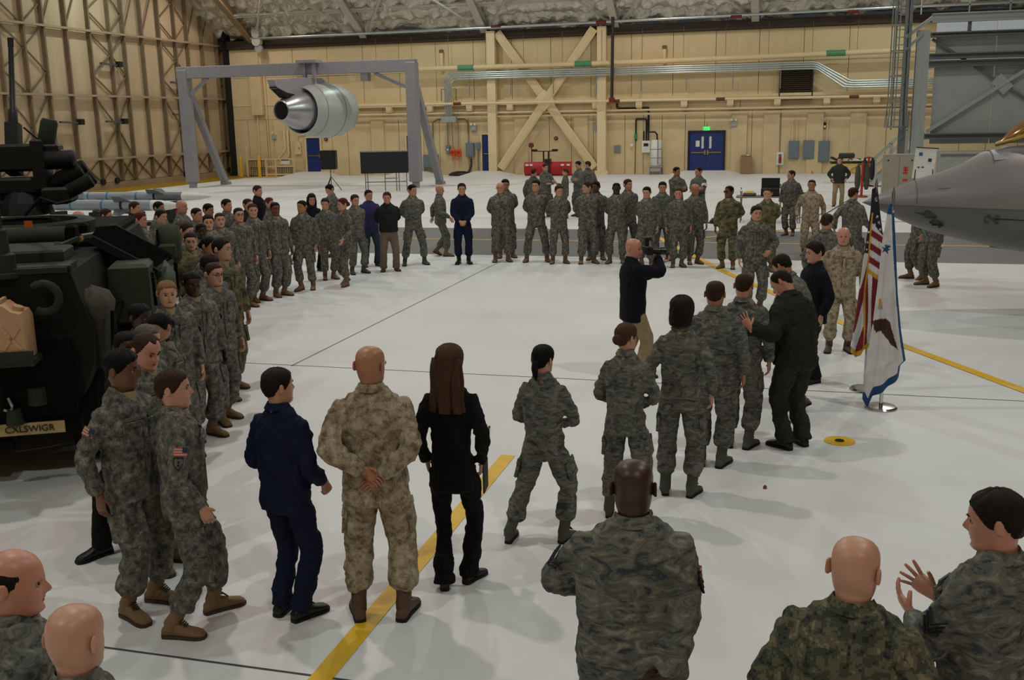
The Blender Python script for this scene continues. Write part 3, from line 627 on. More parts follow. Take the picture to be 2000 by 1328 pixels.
for u, v, lab in ((1086, 270, 'small red fire bell between the cross braces'), (637, 272, 'small red alarm beside the left blue door')):
    t = wthing('fire_alarm', lab, 'alarm bell', u, v, .05); MB().lathe([(0, .13), (.08, .12), (.1, .05)], axis=(0, -1, 0), n=18).build('bell', M_dkred, t); MB().lathe([(.1, .03), (.12, .03)], axis=(0, -1, 0), n=10).build('cap', M_cream, t)
t = wthing('strobe_light', 'small dark strobe high above the right electric panel', 'alarm bell', 1611, 245, .05); MB().box((0, 0, 0), (.14, .16, .34), ch=.02).build('case', M_blk, t); MB().box((0, -.09, -.06), (.09, .03, .12)).build('lens', M_lampw, t)
t = wthing('exit_sign', 'lit green EXIT sign above the blue double door', 'sign', 1380, 252, .08)
MB().box((0, 0, 0), (.36, .12, .24)).build('case', M_exit, t)
def text(body, size, m, parent, loc, rot, ext=.004, name='lettering', align='CENTER'):
    c = bpy.data.curves.new(name, 'FONT'); c.body = body; c.size = size; c.align_x = align; c.align_y = 'CENTER'; c.extrude = ext
    tmp = bpy.data.objects.new(name, c); dg = bpy.context.evaluated_depsgraph_get(); COL.objects.link(tmp); dg.update()
    me = bpy.data.meshes.new_from_object(tmp.evaluated_get(dg)); bpy.data.objects.remove(tmp)
    o = bpy.data.objects.new(name, me); COL.objects.link(o); me.materials.clear(); me.materials.append(m); o.parent = parent; o.location = loc; o.rotation_euler = rot; return o
text('EXIT', .16, mat('exit_dark', (20, 120, 60), rough=.5), t, (0, -.065, 0), (R(90), 0, 0))
MB().bar((0, 0, .12), (.03, 0, .3), .02).build('bracket', M_dkred, t)
t, wd, h = wb_box('extinguisher_cabinet', 'white wall cabinet with a red fire extinguisher', 'cabinet', 1517, 297, 1530, 322, .22, M_white)
MB().box((0, -.13, h*.5), (.17, .02, h*.72)).build('window', M_pand, t); MB().lathe([(0, .06), (.3, .06), (.36, .02)], (0, -.17, h*.2), n=12).build('extinguisher', M_red, t)
t = thing('waste_bin', 'tall brown waste bin against the wall right of the double door', 'bin', (-2.55, YW-.45, 0)); MB().box((0, 0, .5), (.62, .5, 1.0), ch=.03).build('bin_body', mat('bin_brown', (150, 116, 84), rough=.6), t); MB().box((0, 0, 1.03), (.58, .46, .08), ch=.02).build('lid', mat('bin_lid', (140, 108, 80), rough=.6), t); MB().box((.1, -.2, 1.08), (.16, .08, .05)).build('flap', M_lampw, t)
t = thing('orange_cone_cap', 'tiny orange plug on the floor at the foot of the wall', 'plug', (1.12, YW-.4, 0)); MB().lathe([(0, .07), (.03, .065), (.06, .04), (.12, .03)], n=14).build('plug_body', M_orange, t); MB().lathe([(.12, .02), (.15, .015)], n=8).build('plug_tip', M_blk, t)
# water heater with its control box and black pipes
t = thing('water_heater', 'white cylindrical water heater with black pipes on a metal stand', 'water heater', (-7.72, YW-.55, 0))
for x in (-.32, .32):
    for y in (-.3, .3): MB().box((x, y, .22), (.06, .06, .44)).build('leg', M_steel, t)
MB().box((0, 0, .46), (.78, .7, .06)).box((0, -.3, .28), (.7, .04, .2)).build('stand', M_boxl, t)
MB().lathe([(.5, .30), (.53, .33), (1.95, .33), (2.0, .28)], n=28).build('tank', M_white, t, smooth=50)
for z in (.95, 1.45): MB().lathe([(z, .34), (z+.03, .34)], n=28, cap=False).build('tank_strap', M_steel, t)
MB().tube([(.15, -.34, .6), (.15, -.34, 2.1)], .025, 8).build('side_pipe', M_steel, t)
MB().tube([(.05, 0, 2.0), (.05, 0, 2.3), (-.1, .2, 2.45), (-.5, .2, 2.45)], .05, 8).build('black_pipe', M_blk, t)
t2 = wthing('heater_control', 'white control box with a black dial left of the water heater', 'control box', 1262, 298, .15)
MB().box((0, 0, .34), (.48, .24, .70), ch=.03).build('case', M_white, t2); MB().box((0, -.13, .46), (.28, .02, .18)).build('display', M_blk, t2)
for x in (-.15, 0, .12): MB().tube([(x, 0, .7), (x, 0, 1.25)], .045, 8).build('black_pipe', M_blk, t2)
MB().tube([(-.62, .02, .7), (-.62, .02, 1.9), (-.6, .02, 1.95), (-.05, .02, 1.95), (0, .02, 1.9), (0, .02, 1.2)], .05, 8).build('black_pipe', M_blk, t2)
MB().tube([(.12, .02, 1.2), (.12, .02, 2.55), (.1, .02, 2.6), (-1.7, .02, 2.6), (-1.75, .02, 2.65), (-1.75, .02, 2.9)], .06, 8).build('black_pipe', M_blk, t2)
MB().box((-.62, -.02, .95), (.16, .16, .32)).build('green_valve', mat('valve_green', (40, 140, 84)), t2); MB().tube([(-.66, .02, -1.3), (-.64, .02, .7)], .03, 8).build('drain_line', M_seam, t2)
MB().lathe([(0, .09), (.1, .09)], (-.85, -.02, .45), (0, -1, 0), 14).build('white_gauge', M_white, t2)
# snow plough
t = thing('snow_plough', 'red snow plough blade with black lights standing by the wall', 'snow plough', (-13.9, 59.4, 0))
prof = [(.25, .02), (.06, .15), (-.02, .4), (.0, .65), (.12, .82), (.14, .84), (.04, .66), (.02, .4), (.1, .16), (.28, .04)]
MB().loft([[(x, y-.3, z) for y, z in prof] for x in (-1.45, 1.45)]).build('blade', M_red, t, smooth=35)
for x in (-1.25, -1.0, .9, 1.25): MB().box((x, -.34, .66), (.18, .02, .1)).build('white_sticker', M_white, t)
MB().box((0, -.2, .55), (.30, .5, .9)).bar((-.6, .1, .4), (.6, .1, .4), .14).build('mount', M_blk, t)
MB().bar((-.8, -.05, 1.45), (.45, -.05, 1.45), .05).bar((-.3, -.05, .7), (-.3, -.05, 1.45), .08).bar((.0, -.05, .7), (.0, -.05, 1.45), .08).build('light_bar', M_blk, t)
for x in (-.85, .4): MB().box((x, -.1, 1.5), (.34, .2, .14), ch=.03).build('plough_light', M_blk, t)
MB().lathe([(0, .03), (.9, .03)], (-1.05, .05, .75), n=8).lathe([(0, .16), (.08, .16)], (-1.05, 0, 1.8), (0, -1, 0), 14).build('red_marker', M_dkred, t)
# left corner: guard rails, pipes and bollards
for x, y, lab in ((-34.85, 60.4, 'yellow bollard nearest the dark door slot'), (-33.3, 60.0, 'yellow bollard in front of the guard rail')):
    t = thing('bollard', lab, 'bollard', (x, y, 0), group='yellow bollards in the far corner'); MB().lathe([(0, .09), (1.28, .09), (1.36, .05)], n=16).build('post', M_yel, t, smooth=50); MB().lathe([(0, .14), (.03, .14)], n=16).build('foot_plate', M_yel2, t)
t = thing('guard_rail', 'cream guard rail with dark mesh panels in the far left corner', 'railing', (-34.3, 60.3, 0))
for x in (0, 1.35, 2.05, 3.35): MB().bar((x, 0, 0), (x, 0, 1.15 if x else 1.95), .09).build('post', M_cream, t)
for z, x0, x1 in ((1.1, 0, 3.4), (.62, 1.35, 3.4), (.12, 1.35, 3.4)): MB().bar((x0, 0, z), (x1, 0, z), .08).build('rail', M_cream, t)
for x0, z0, x1, z1 in ((.1, .55, 1.3, 1.0), (.1, .02, 1.3, .48), (2.1, .02, 3.3, .55)):
    m = MB()
    for x in np.arange(x0, x1, .13): m.bar((x, .05, z0), (x, .05, z1), .03)
    m.bar((x0, .05, z0), (x1, .05, z0), .04).bar((x0, .05, z1), (x1, .05, z1), .04); m.build('mesh_panel', M_blk, t)
MB().box((2.75, -.06, .92), (.6, .02, .3)).build('notice', M_white, t, 'white notice with a red heading'); MB().box((2.75, -.075, 1.03), (.56, .01, .07)).build('notice_heading', M_dkred, t)
t = thing('cream_pipes', 'pair of bent cream pipes descending in the far left corner', 'pipe', (-31.9, YW-.2, 0))
for dx in (0, .24): MB().tube([(dx, 0, 2.9), (dx, 0, 1.75), (dx-.05, 0, 1.6), (dx-.55, 0, 1.05)] if dx == 0 else [(dx, 0, 2.9), (dx, 0, 1.4), (dx-.05, 0, 1.25), (dx-.6, 0, .7)], .07, 10).build('pipe', M_colm, t, smooth=50)
t = wthing('wall_cabinet', 'tall cream cabinet high on the wall beside the door slot', 'cabinet', 505, 225, .25); MB().box((0, 0, 1.35), (.75, .3, 2.7), ch=.02).build('case', M_cream, t); MB().box((0, -.16, 1.35), (.62, .02, 2.5)).build('door', M_cream2, t)
for dx in (-.2, .25): MB().tube([(dx, 0, 2.7), (dx, 0, 3.1)], .05, 8).build('conduit', M_cream, t)
MB().tube([(.55, .1, -3.6), (.55, .1, 3.0)], .04, 8).build('long_conduit', M_cream, t); MB().tube([(-.15, .1, -3.6), (-.15, .1, 0)], .04, 8).build('lower_conduit', M_cream, t)
t = wthing('wall_floodlight', 'grey floodlight on a bracket in the far left corner', 'emergency light', 536, 268, .2); MB().box((0, 0, 0), (.28, .2, .3), ch=.03).build('case', M_boxl, t); MB().lathe([(0, .05), (.1, .09)], (-.05, -.05, .3), (-.3, -1, -.2), 12).build('lamp_head', M_lampw, t)
t = wthing('control_cabinet', 'cream control cabinet left of the leftmost blue door', 'cabinet', 583, 300, .12); MB().box((0, 0, .35), (.42, .2, .8), ch=.02).build('case', M_cream, t); MB().box((.12, -.11, .35), (.06, .03, .1)).build('handle', M_seam, t); MB().tube([(0, 0, .75), (0, 0, 1.15), (.5, 0, 1.2), (.9, 0, 1.2)], .04, 8).build('conduit', M_cream, t)
# loudspeaker on a tripod and the dark display board
t = thing('loudspeaker', 'black loudspeaker on a tripod in front of the left blue door', 'speaker', (-22.2, 47.1, 0))
MB().loft([[(sx*w/2, y, z) for sx, y in ((-1, -.24), (1, -.24), (.7, .24), (-.7, .24))] for z, w in ((1.05, .78), (1.10, .82), (1.93, .82), (1.98, .78))]).build('cabinet', M_blk, t)
MB().box((0, -.25, 1.5), (.7, .03, .8)).build('grille', mat('grille_black', (24, 24, 26), rough=.8, bump=.4), t)
MB().tube([(0, 0, .25), (0, 0, 1.05)], .03, 10).build('pole', M_steel, t)
for a in (20, 140, 260): MB().bar((0, 0, .7), (.5*math.cos(R(a)), .5*math.sin(R(a)), .01), .03).build('leg', M_blk, t)
t = thing('display_board', 'wide dark display board on grey legs left of the gantry post', 'board', (-19.1, 46.6, 0), R(20))
MB().box((0, 0, 1.38), (2.30, .08, 1.02)).build('panel', mat('board_navy', (14, 16, 26), rough=.5), t)
MB().box((0, 0, 1.91), (2.36, .14, .05)).build('top_edge', M_steel, t)
for x in (-.95, -.84, 0, .55, .68, 1.05): MB().bar((x, .05, 0), (x, .05, .9), .05).build('leg', M_steel, t)
MB().bar((-.95, .05, .45), (1.05, .05, .45), .05).bar((0, .05, .62), (.6, .05, .62), .05).build('cross_bar', M_steel, t)
# sound table behind the far row
t = thing('sound_table', 'folding table behind the far row of soldiers', 'table', (-.6, 33.0, 0))
MB().box((0, 0, .80), (2.1, .75, .04)).build('table_top', mat('table_grey', (120, 116, 112), rough=.5), t)
for x in (-.9, .9):
    for y in (-.3, .3): MB().bar((x, y, 0), (x, y, .78), .035).build('leg', M_steel, t)
for x in (-.9, .9): MB().bar((x, -.3, .2), (x, .3, .2), .025).build('brace', M_steel, t)
t = thing('mixer_case', 'open black equipment case standing on the sound table', 'case', (-.62, 33.0, .82)); MB().box((0, 0, .12), (.56, .5, .24), ch=.02).build('case_base', M_blk, t); MB().box((0, .22, .34), (.56, .06, .40), ch=.01).build('case_lid', mat('lid_green_black', (26, 34, 30), rough=.5), t); MB().box((.3, 0, .3), (.05, .06, .14)).build('latch', M_steel, t)
t = thing('laptop', 'flat dark laptop on the left end of the sound table', 'laptop', (-1.25, 32.95, .82)); MB().box((0, 0, .02), (.4, .3, .03)).build('keyboard', M_blk, t); MB().box((0, .17, .04), (.4, .04, .08)).build('hinge', M_steel, t)
t = thing('cable_box', 'flat black box on the right end of the sound table', 'case', (.2, 33.0, .82)); MB().box((0, 0, .05), (.5, .34, .09), ch=.01).build('case', M_blk, t); MB().box((0, -.18, .05), (.3, .02, .04)).build('front_plate', M_steel, t)
t = thing('water_bottle', 'small clear bottle on the sound table', 'bottle', (-1.5, 32.85, .82)); MB().lathe([(0, .035), (.16, .035), (.2, .015), (.24, .015)], n=12).build('bottle_body', mat('bottle_clear', (150, 160, 170), rough=.1), t); MB().lathe([(.24, .017), (.26, .017)], n=10).build('cap', M_blk, t)
t = thing('black_bag', 'black bag with a cable on the floor behind the far row', 'bag', (-2.1, 32.4, 0)); MB().loft([[(r*math.cos(a), .6*r*math.sin(a), z) for a in np.linspace(0, 6.28, 14, endpoint=False)] for z, r in ((0, .3), (.06, .34), (.16, .26), (.22, .1))]).build('bag_body', M_blk, t, smooth=60); MB().tube([(-.3, 0, .02), (-.8, .1, .02), (-1.1, -.1, .02), (-1.0, 0, .25), (-.9, .1, .02)], .02, 6).build('cable', M_blk, t)
t = thing('folded_tarp', 'black tarp heap on the floor by the third blue door', 'tarp', (-19.6, YW-1.2, 0)); MB().loft([[(r*math.cos(a)*(1+.15*math.sin(3*a)), .5*r*math.sin(a), z) for a in np.linspace(0, 6.28, 16, endpoint=False)] for z, r in ((0, .75), (.08, .8), (.2, .6), (.28, .25))]).build('heap', M_blk, t, smooth=60); MB().tube([(.5, 0, .2), (.6, .3, .6), (.55, .5, 1.0)], .07, 8).build('hose', M_blk, t)
pc = pipe('floor_cable', [(-.2, 33.4, .012), (1.2, 36, .012), (2.4, 43, .012), (2.9, 47, .012)], .015, M_blk); tag(pc, 'thin black cable across the white floor near the stairs', 'cable')
for (u, v, lab) in ((952, 839, 'tiny brown scrap of litter left of the yellow line end'),):
    p = ground(u, v); t = thing('litter_scrap', lab, 'litter', (p[0], p[1], 0)); MB().box((0, 0, .012), (.05, .035, .02), ch=.004).build('scrap', mat('scrap_brown', (120, 84, 50)), t); MB().box((.02, .01, .03), (.02, .02, .02)).build('curl', mat('scrap_brown', (120, 84, 50)), t)
p = ground(1494, 953); t = thing('red_tag', 'tiny dark red tag lying on the floor right of the line of airmen', 'litter', (p[0], p[1], 0)); MB().box((0, 0, .006), (.03, .06, .01)).build('tag_body', M_dkred, t); MB().box((0, .03, .012), (.012, .012, .006)).build('eyelet', M_blk, t)
for u, v, lab in ((862, 100, 'short cream vent stub on the wall left of the cross brace'), (1298, 92, 'short cream vent stub on the wall right of the dark drain pipe')):
    p = wall(u, v, .35); t = thing('vent_stub', lab, 'pipe', (p[0], p[1], p[2]-.95), 0, 'cream vent stubs'); MB().tube([(0, 0, 0), (0, 0, .9)], .11, 12).build('pipe', M_colm, t, smooth=50); MB().lathe([(.85, .14), (1.0, .15), (1.05, .1)], n=12).build('cap', M_seam, t)
# ================================================================== armoured vehicle on the left (local: x right, y forward, z up)
M_od = mat('olive_drab', (22, 27, 21), rough=.75, var=.15, scale=4, spec=.2, bump=.08); M_od2 = mat('olive_light', (40, 48, 36), rough=.65, var=.15, spec=.25); M_odd = mat('olive_dark', (11, 13, 11), rough=.8, spec=.1)
M_rub = mat('rubber', (14, 14, 14), rough=.85, spec=.2); M_gun = mat('gun_metal', (14, 15, 16), rough=.5, spec=.3); M_can = mat('can_tan', (190, 150, 112), rough=.55, var=.06)
M_canv = mat('canvas_grey', (62, 58, 48), rough=.9, var=.15, bump=.5, bscale=12)
vh = thing('armoured_vehicle', 'dark green armoured vehicle with a raised gun on its roof', 'military vehicle', (-7.3, 7.16, 0), R(28))
sec = [(-.85, .45), (.85, .45), (1.18, .85), (1.30, 1.15), (1.33, 1.45), (1.18, 2.0), (-1.18, 2.0), (-1.33, 1.45), (-1.30, 1.15), (-1.18, .85)]
def secz(k, dz): return [(x*k, z+dz if z < 1 else min(z, 2.0-dz*1.2)) for x, z in sec]
m = MB(); m.loft([[(x, y, z) for x, z in s] for y, s in ((.04, sec), (4.9, sec), (5.9, secz(.98, .3)), (6.9, secz(.9, .62)))]); m.build('hull', M_od, vh)
for i, y in enumerate((.95, 2.15, 4.05, 5.3)):
    for sx in (-1, 1):
        o = MB().lathe([(-.17, .42), (-.17, .52), (-.1, .56), (.1, .56), (.17, .52), (.17, .42)], axis=(1, 0, 0), n=24).build('tyre', M_rub, vh); o.location = (sx*1.12, y, .56)
        h = MB().lathe([(-.12, .30), (.12, .41), (.18, .40), (.12, .2), (.19, .1)], axis=(sx, 0, 0), n=18).build('hub', M_odd, o)
MB().box((0, .03, 1.15), (1.15, .10, 1.45), ch=.04).box((0, -.02, 1.6), (.9, .05, .4), ch=.02).build('rear_ramp', M_od, vh)
for x in (-.45, .45): MB().lathe([(-.1, .05), (.1, .05)], (x, -.02, .46), (1, 0, 0), 10).build('ramp_hinge', M_odd, vh)
MB().box((.82, -.02, 1.02), (.62, .08, .75)).build('rear_plate', M_odd, vh)
MB().box((0, 0, .62), (2.3, .12, .16)).build('rear_bumper', M_odd, vh)
# roof plates, rails and hatch lids
MB().box((0, .28, 2.03), (2.3, .5, .05)).box((0, .12, 2.0), (2.36, .06, .12)).box((.2, .75, 2.1), (1.7, .5, .12), ch=.02).build('roof_plate', M_od2, vh)
MB().box((-.1, 1.35, 2.08), (1.9, .7, .08), ch=.03).build('roof_hatch', M_od2, vh); MB().bar((.86, 1.05, 2.12), (.96, 1.75, 2.14), .04).bar((.9, .95, 2.12), (.9, 1.02, 2.17), .05).build('hatch_hinge', M_od2, vh)
MB().tube([(-1.2, 2.02, 2.15), (.80, 2.02, 2.15)], .105, 16).build('rolled_screen', M_od2, vh, smooth=50); MB().box((.86, 2.02, 2.14), (.1, .22, .24), ch=.02).build('screen_bracket', M_odd, vh)
MB().lathe([(0, .02), (.02, .035), (.05, .03)], (.98, 1.82, 2.12), (0, -1, .2), 10).build('reflector', M_brass, vh)
MB().box((0, 3.7, 2.03), (2.2, 3.0, .12), ch=.04).build('turret_deck', M_odd, vh)
MB().lathe([(2.08, .80), (2.19, .80), (2.21, .76), (2.21, .60), (2.14, .58)], (.05, 3.5, 0), (0, 0, 1), 40, cap=False).build('turret_ring', M_od2, vh, smooth=40)
MB().lathe([(2.2, .4), (2.22, .36)], (.05, 3.5, 0), (0, 0, 1), 30).build('ring_cover', M_odd, vh)
MB().box((.28, 2.68, 2.17), (.08, .03, .19)).build('orange_tag', M_orange, vh, 'small orange tag on the ring')
for x, y in ((.75, 2.95), (-.75, 3.0)): MB().box((x, y, 2.13), (.24, .16, .14), ch=.03).build('vision_block', M_odd, vh)
# remote weapon station
T = np.array([.06, 3.55, 0])
MB().lathe([(2.28, .34), (2.42, .30), (2.55, .22)], T, (0, 0, 1), 20).box(T+[0, 0, 2.62], (.62, .42, .2), ch=.03).build('station_pedestal', M_gun, vh)
MB().box(T+[-.33, 0, 2.86], (.12, .5, .62), ch=.02).box(T+[.26, 0, 2.86], (.14, .46, .6), ch=.02).box(T+[0, .05, 2.95], (.5, .4, .32), ch=.03).build('gun_cradle', M_gun, vh)
gd_ = np.array([.02, .26, .96]); gd_ /= np.linalg.norm(gd_); g0 = T+[-.06, 0, 2.75]
MB().bar(g0, g0+gd_*.62, .15, .17).build('gun_receiver', M_gun, vh); MB().tube([g0+gd_*.6, g0+gd_*.78, g0+gd_*.8, g0+gd_*1.62], [.055, .055, .036, .030], 12).lathe([(0, .034), (.1, .036)], g0+gd_*1.56, gd_, 10).build('gun_barrel', M_gun, vh, smooth=50)
MB().box(T+[-.62, -.1, 2.98], (.42, .5, .36), ch=.03).bar(T+[-.4, -.05, 2.95], T+[-.2, -.05, 2.95], .14).build('ammunition_box', M_od, vh)
MB().box(T+[.36, -.02, 3.02], (.26, .3, .16), ch=.02).lathe([(0, .10), (.04, .115), (.34, .115), (.36, .09)], T+[.30, -.12, 2.92], (1, 0, 0), 16).build('sight_housing', M_gun, vh, smooth=40)
MB().lathe([(0, .09), (.05, .1), (.26, .10), (.30, .08)], T+[.32, .02, 3.1], (.25, 0, 1), 16).build('sensor_canister', M_od2, vh, smooth=40)
MB().bar(T+[-.45, -.1, 3.15], T+[-.36, -.05, 3.3], .02).bar(T+[.1, 0, 3.3], T+[.28, 0, 3.12], .02).build('sensor_cable', M_gun, vh)
for i, (dx, dz, dy) in enumerate(((.40, 2.62, -.1), (.52, 2.50, -.2), (.40, 2.66, .18), (.50, 2.52, .12))):
    MB().lathe([(0, .06), (.05, .085), (.38, .085), (.40, .07)], T+[dx-.05, dy, dz], (.86, 0, .42), 14).build('smoke_tube', M_od, vh, smooth=40)
MB().box(T+[.42, 0, 2.5], (.3, .6, .2), ch=.03).build('smoke_bracket', M_gun, vh)
MB().tube([T+[.1, -.45, 2.3], T+[.3, -.5, 2.5], T+[.45, -.4, 2.42], T+[.6, -.35, 2.45]], .02, 6).build('cable_loop', M_gun, vh)
MB().box(T+[-.7, -.3, 2.46], (.3, .4, .3), ch=.08).build('rear_sight', M_gun, vh)
# antenna, towing eye, lifting loop
MB().lathe([(1.98, .16), (2.02, .16), (2.03, .10), (2.18, .095), (2.2, .06), (2.40, .05), (2.42, .02), (2.9, .018), (3.3, .012)], (.62, .12, 0), (0, 0, 1), 16).build('antenna', M_od2, vh, smooth=35)
m = MB(); rings = []
for a in np.linspace(-2.2, 2.3, 14): rings.append((.96+.125*math.cos(a), -.08, 1.80+.13*math.sin(a)))
m.tube(rings, .038, 8, flat=1.0); m.build('towing_eye', M_od2, vh, smooth=60)
# jerry can rack (the cans are things of their own)
MB().box((.56, -.24, 1.28), (.66, .34, .05)).box((.56, -.40, 1.34), (.66, .03, .10)).box((.24, -.24, 1.45), (.03, .3, .3)).build('can_rack', M_od2, vh)
MB().box((.71, -.07, .60), (.60, .02, .11)).build('name_plate', mat('plate_tan', (176, 150, 100), rough=.6), vh, 'tan stencilled plate')
text('CXLSWIGR', .085, M_blk, vh, (.71, -.088, .60), (R(90), 0, 0))
MB().lathe([(0, .06), (.05, .055)], (.36, -.06, 1.02), (0, -1, 0), 14).build('tail_lamp', mat('lamp_red', (150, 20, 24), rough=.2), vh, 'red tail lamp')
MB().tube([(.36, -.08, .92), (.40, -.12, .8), (.43, -.12, .7)], .035, 8).build('air_hose', M_boxl, vh); MB().tube([(.56, -.08, .9), (.6, -.14, .84), (.58, -.12, .78), (.52, -.1, .8)], .012, 6).build('shackle', M_boxl, vh)
MB().lathe([(0, .09), (.16, .08)], (.80, -.04, .82), (0, 0, 1), 14).build('hose_coupling', M_od2, vh); MB().lathe([(0, .06), (.14, .08)], (.6, -.10, .80), (0, 0, -1), 12).build('hose_coupling', M_od2, vh)
# right flank: pack frame, louvred exhaust guard, tool, bins
for k in range(9): MB().box((1.44, 1.75+.15*k, 2.02-.012*k), (.72, .05, .10), rot=Matrix.Rotation(R(32), 3, 'Y') @ Matrix.Rotation(R(-25), 3, 'X')).build('louvre_slat', M_odd, vh)
MB().box((1.42, 2.35, 1.94), (.74, 1.45, .08), rot=Matrix.Rotation(R(32), 3, 'Y')).build('exhaust_guard', M_hole, vh)
MB().bar((1.76, 1.62, 1.74), (1.76, 3.1, 1.70), .05).build('guard_edge', M_od2, vh)
MB().box((1.52, 2.55, 1.22), (.44, 2.6, .05)).bar((1.72, 1.25, 1.25), (1.72, 3.85, 1.25), .05).build('side_rack', M_odd, vh)
MB().tube([(1.4, .6, 1.42), (1.40, 2.9, 1.68)], .035, 8).tube([(1.4, .55, 1.40), (1.4, .4, 1.36)], .06, 8).build('tow_bar', M_odd, vh)
MB().tube([(.98, 1.86, 2.16), (1.2, 2.0, 2.18), (1.3, 2.1, 2.05)], .012, 6).build('wire', M_boxl, vh)
MB().box((1.50, 1.62, 1.58), (.40, .75, .64), ch=.04).build('side_bin', mat('bin_green', (46, 54, 36), rough=.65, var=.1), vh)
MB().bar((1.715, 1.45, 1.72), (1.715, 1.50, 1.42), .03).box((1.71, 1.45, 1.76), (.04, .08, .05)).build('bin_latch', M_gun, vh)
MB().box((1.33, 1.55, 1.2), (.06, 1.6, .5)).box((1.33, 3.1, 1.25), (.06, 1.1, .55)).build('side_plate', M_odd, vh)
# stowed kit that hangs on the vehicle: separate things
def local(x, y, z): c, s = math.cos(R(28)), math.sin(R(28)); return (-7.3+x*c-y*s, 7.16+x*s+y*c, z)
def jerry(x, lab):
    t = thing('jerry_can', lab, 'jerry can', local(x, -.23, 1.305), R(28), 'jerry cans in the rear rack')
    out = [(-.12, 0), (.12, 0), (.125, .02), (.125, .36), (.10, .42), (.02, .44), (-.05, .50), (-.10, .50), (-.12, .46)]
    m = MB(); n = len(out)
    rings = []
    for y, k in ((-.16, .86), (-.14, 1), (.14, 1), (.16, .86)): rings.append([(px*k, y, .25+(pz-.25)*(.95+.05*(k == 1))) for px, pz in out])
    m.loft(rings); m.build('can_body', M_can, t, smooth=30)
    for a, b in (((-.08, .1), (.07, .3)), ((-.08, .3), (.07, .1))): MB().bar((a[0], -.163, a[1]), (b[0], -.163, b[1]), .03, .012, up=(0, 1, 0)).build('embossed_rib', M_can, t)
    MB().lathe([(-.02, .05), (.03, .05), (.035, .04)], (.05, -.05, .44), (.35, 0, 1), 14).build('cap', M_can, t); MB().bar((-.08, -.1, .52), (-.08, .1, .52), .03).build('handle', M_can, t)
jerry(.73, 'tan jerry can nearest the right corner of the vehicle rear'); jerry(.43, 'tan jerry can cut off by the picture edge')
def sack(name, lab, cat, p, rz, rings, m, extra=None, n=18, seed=1):
    t = thing(name, lab, cat, p, rz); g = np.random.default_rng(seed); R_ = []
    ph = g.random(4)*6.28
    for z, rx, ry, ox in rings: R_.append([((rx*math.cos(a)*(1+.07*math.sin(3*a+ph[0]+z*9)+.04*math.sin(7*a+ph[1]))+ox), ry*math.sin(a)*(1+.08*math.sin(4*a+ph[2]-z*7)), z+.02*math.sin(5*a+ph[3])) for a in np.linspace(0, 2*math.pi, n, endpoint=False)])
    MB().loft(R_).build('sack_body', m, t, smooth=70)
    if extra: extra(t)
    return t
sack('canvas_bag', 'grey brown canvas bag hanging on the rear corner of the vehicle', 'bag', local(1.32, .42, 1.06), R(28), [(0, .06, .12, .0), (.1, .1, .17, 0), (.4, .11, .26, 0), (.58, .15, .32, .0), (.68, .13, .26, -.02), (.74, .03, .1, -.06)], M_canv, lambda t: MB().bar((.12, -.2, .1), (.16, -.24, .55), .03).build('strap', M_odd, t))
sack('rolled_tarp', 'green grey tarpaulin bundle on the side rack of the vehicle', 'tarpaulin', local(1.66, 2.25, 1.40), R(28), [(0, .05, .1, .05), (.06, .16, .34, .04), (.25, .19, .42, 0), (.38, .14, .34, -.03), (.44, .03, .1, -.05)], mat('tarp_green', (78, 88, 76), rough=.85, bump=.5, bscale=10), lambda t: MB().bar((.2, .1, .05), (.2, .12, .36), .04).build('strap', M_odd, t), seed=4)
sack('rucksack', 'small olive rucksack standing on the side rack of the vehicle', 'bag', local(1.72, 3.15, 1.66), R(28), [(0, .1, .12, 0), (.04, .15, .16, 0), (.3, .15, .16, 0), (.42, .13, .13, 0), (.46, .06, .06, 0)], mat('ruck_olive', (58, 60, 44), rough=.9), lambda t: (MB().box((0, -.17, .15), (.2, .06, .2), ch=.03).build('pocket', mat('ruck_olive', (58, 60, 44)), t), MB().bar((-.1, -.16, .02), (-.1, -.14, .42), .025).build('strap', M_odd, t)), seed=6)
# ================================================================== fighter jet nose (local: x aft, from the tip)
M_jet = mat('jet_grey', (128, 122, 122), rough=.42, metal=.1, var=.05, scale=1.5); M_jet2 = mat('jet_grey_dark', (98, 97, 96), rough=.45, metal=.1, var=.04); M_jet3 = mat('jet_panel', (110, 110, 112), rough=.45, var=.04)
jt = thing('fighter_jet', 'nose of a grey stealth fighter jet entering from the right', 'aircraft', (1.15, 18.0, 0))
def interp(s, tab):
    xs, ys = zip(*tab); return float(np.interp(s, xs, ys))
TOP = [(0, 1.83), (.3, 1.98), (.6, 2.11), (.9, 2.23), (1.35, 2.37), (1.6, 2.50), (1.86, 2.68), (2.4, 2.75), (3.5, 2.82), (8, 2.85)]
BOT = [(0, 1.83), (.3, 1.70), (.6, 1.55), (.9, 1.42), (1.35, 1.29), (1.75, 1.19), (2.4, 1.05), (3.5, .95), (8, .93)]
WID = [(0, .0), (.3, .22), (.6, .40), (.9, .54), (1.35, .72), (1.8, .86), (2.4, 1.0), (3.5, 1.2), (5, 1.5), (8, 2.2)]
st_ = [0.004, .08, .2, .4, .6, .9, 1.2, 1.5, 1.8, 2.2, 2.6, 3.0, 3.6, 4.5, 6, 8]
def half(up):
    rows = []
    for s in st_:
        c, w_, e = 1.83-.012*min(s, 3), interp(s, WID), interp(s, TOP if up else BOT); r_ = []
        for k in range(25):
            a = math.pi*k/24; y = -w_*math.cos(a); q = abs(math.sin(a))**(.85 if up else .8); r_.append((s, y, c+(e-c)*q))
        rows.append(r_)
    m = MB(); m.loft(rows, cap=False, closed=False); return m
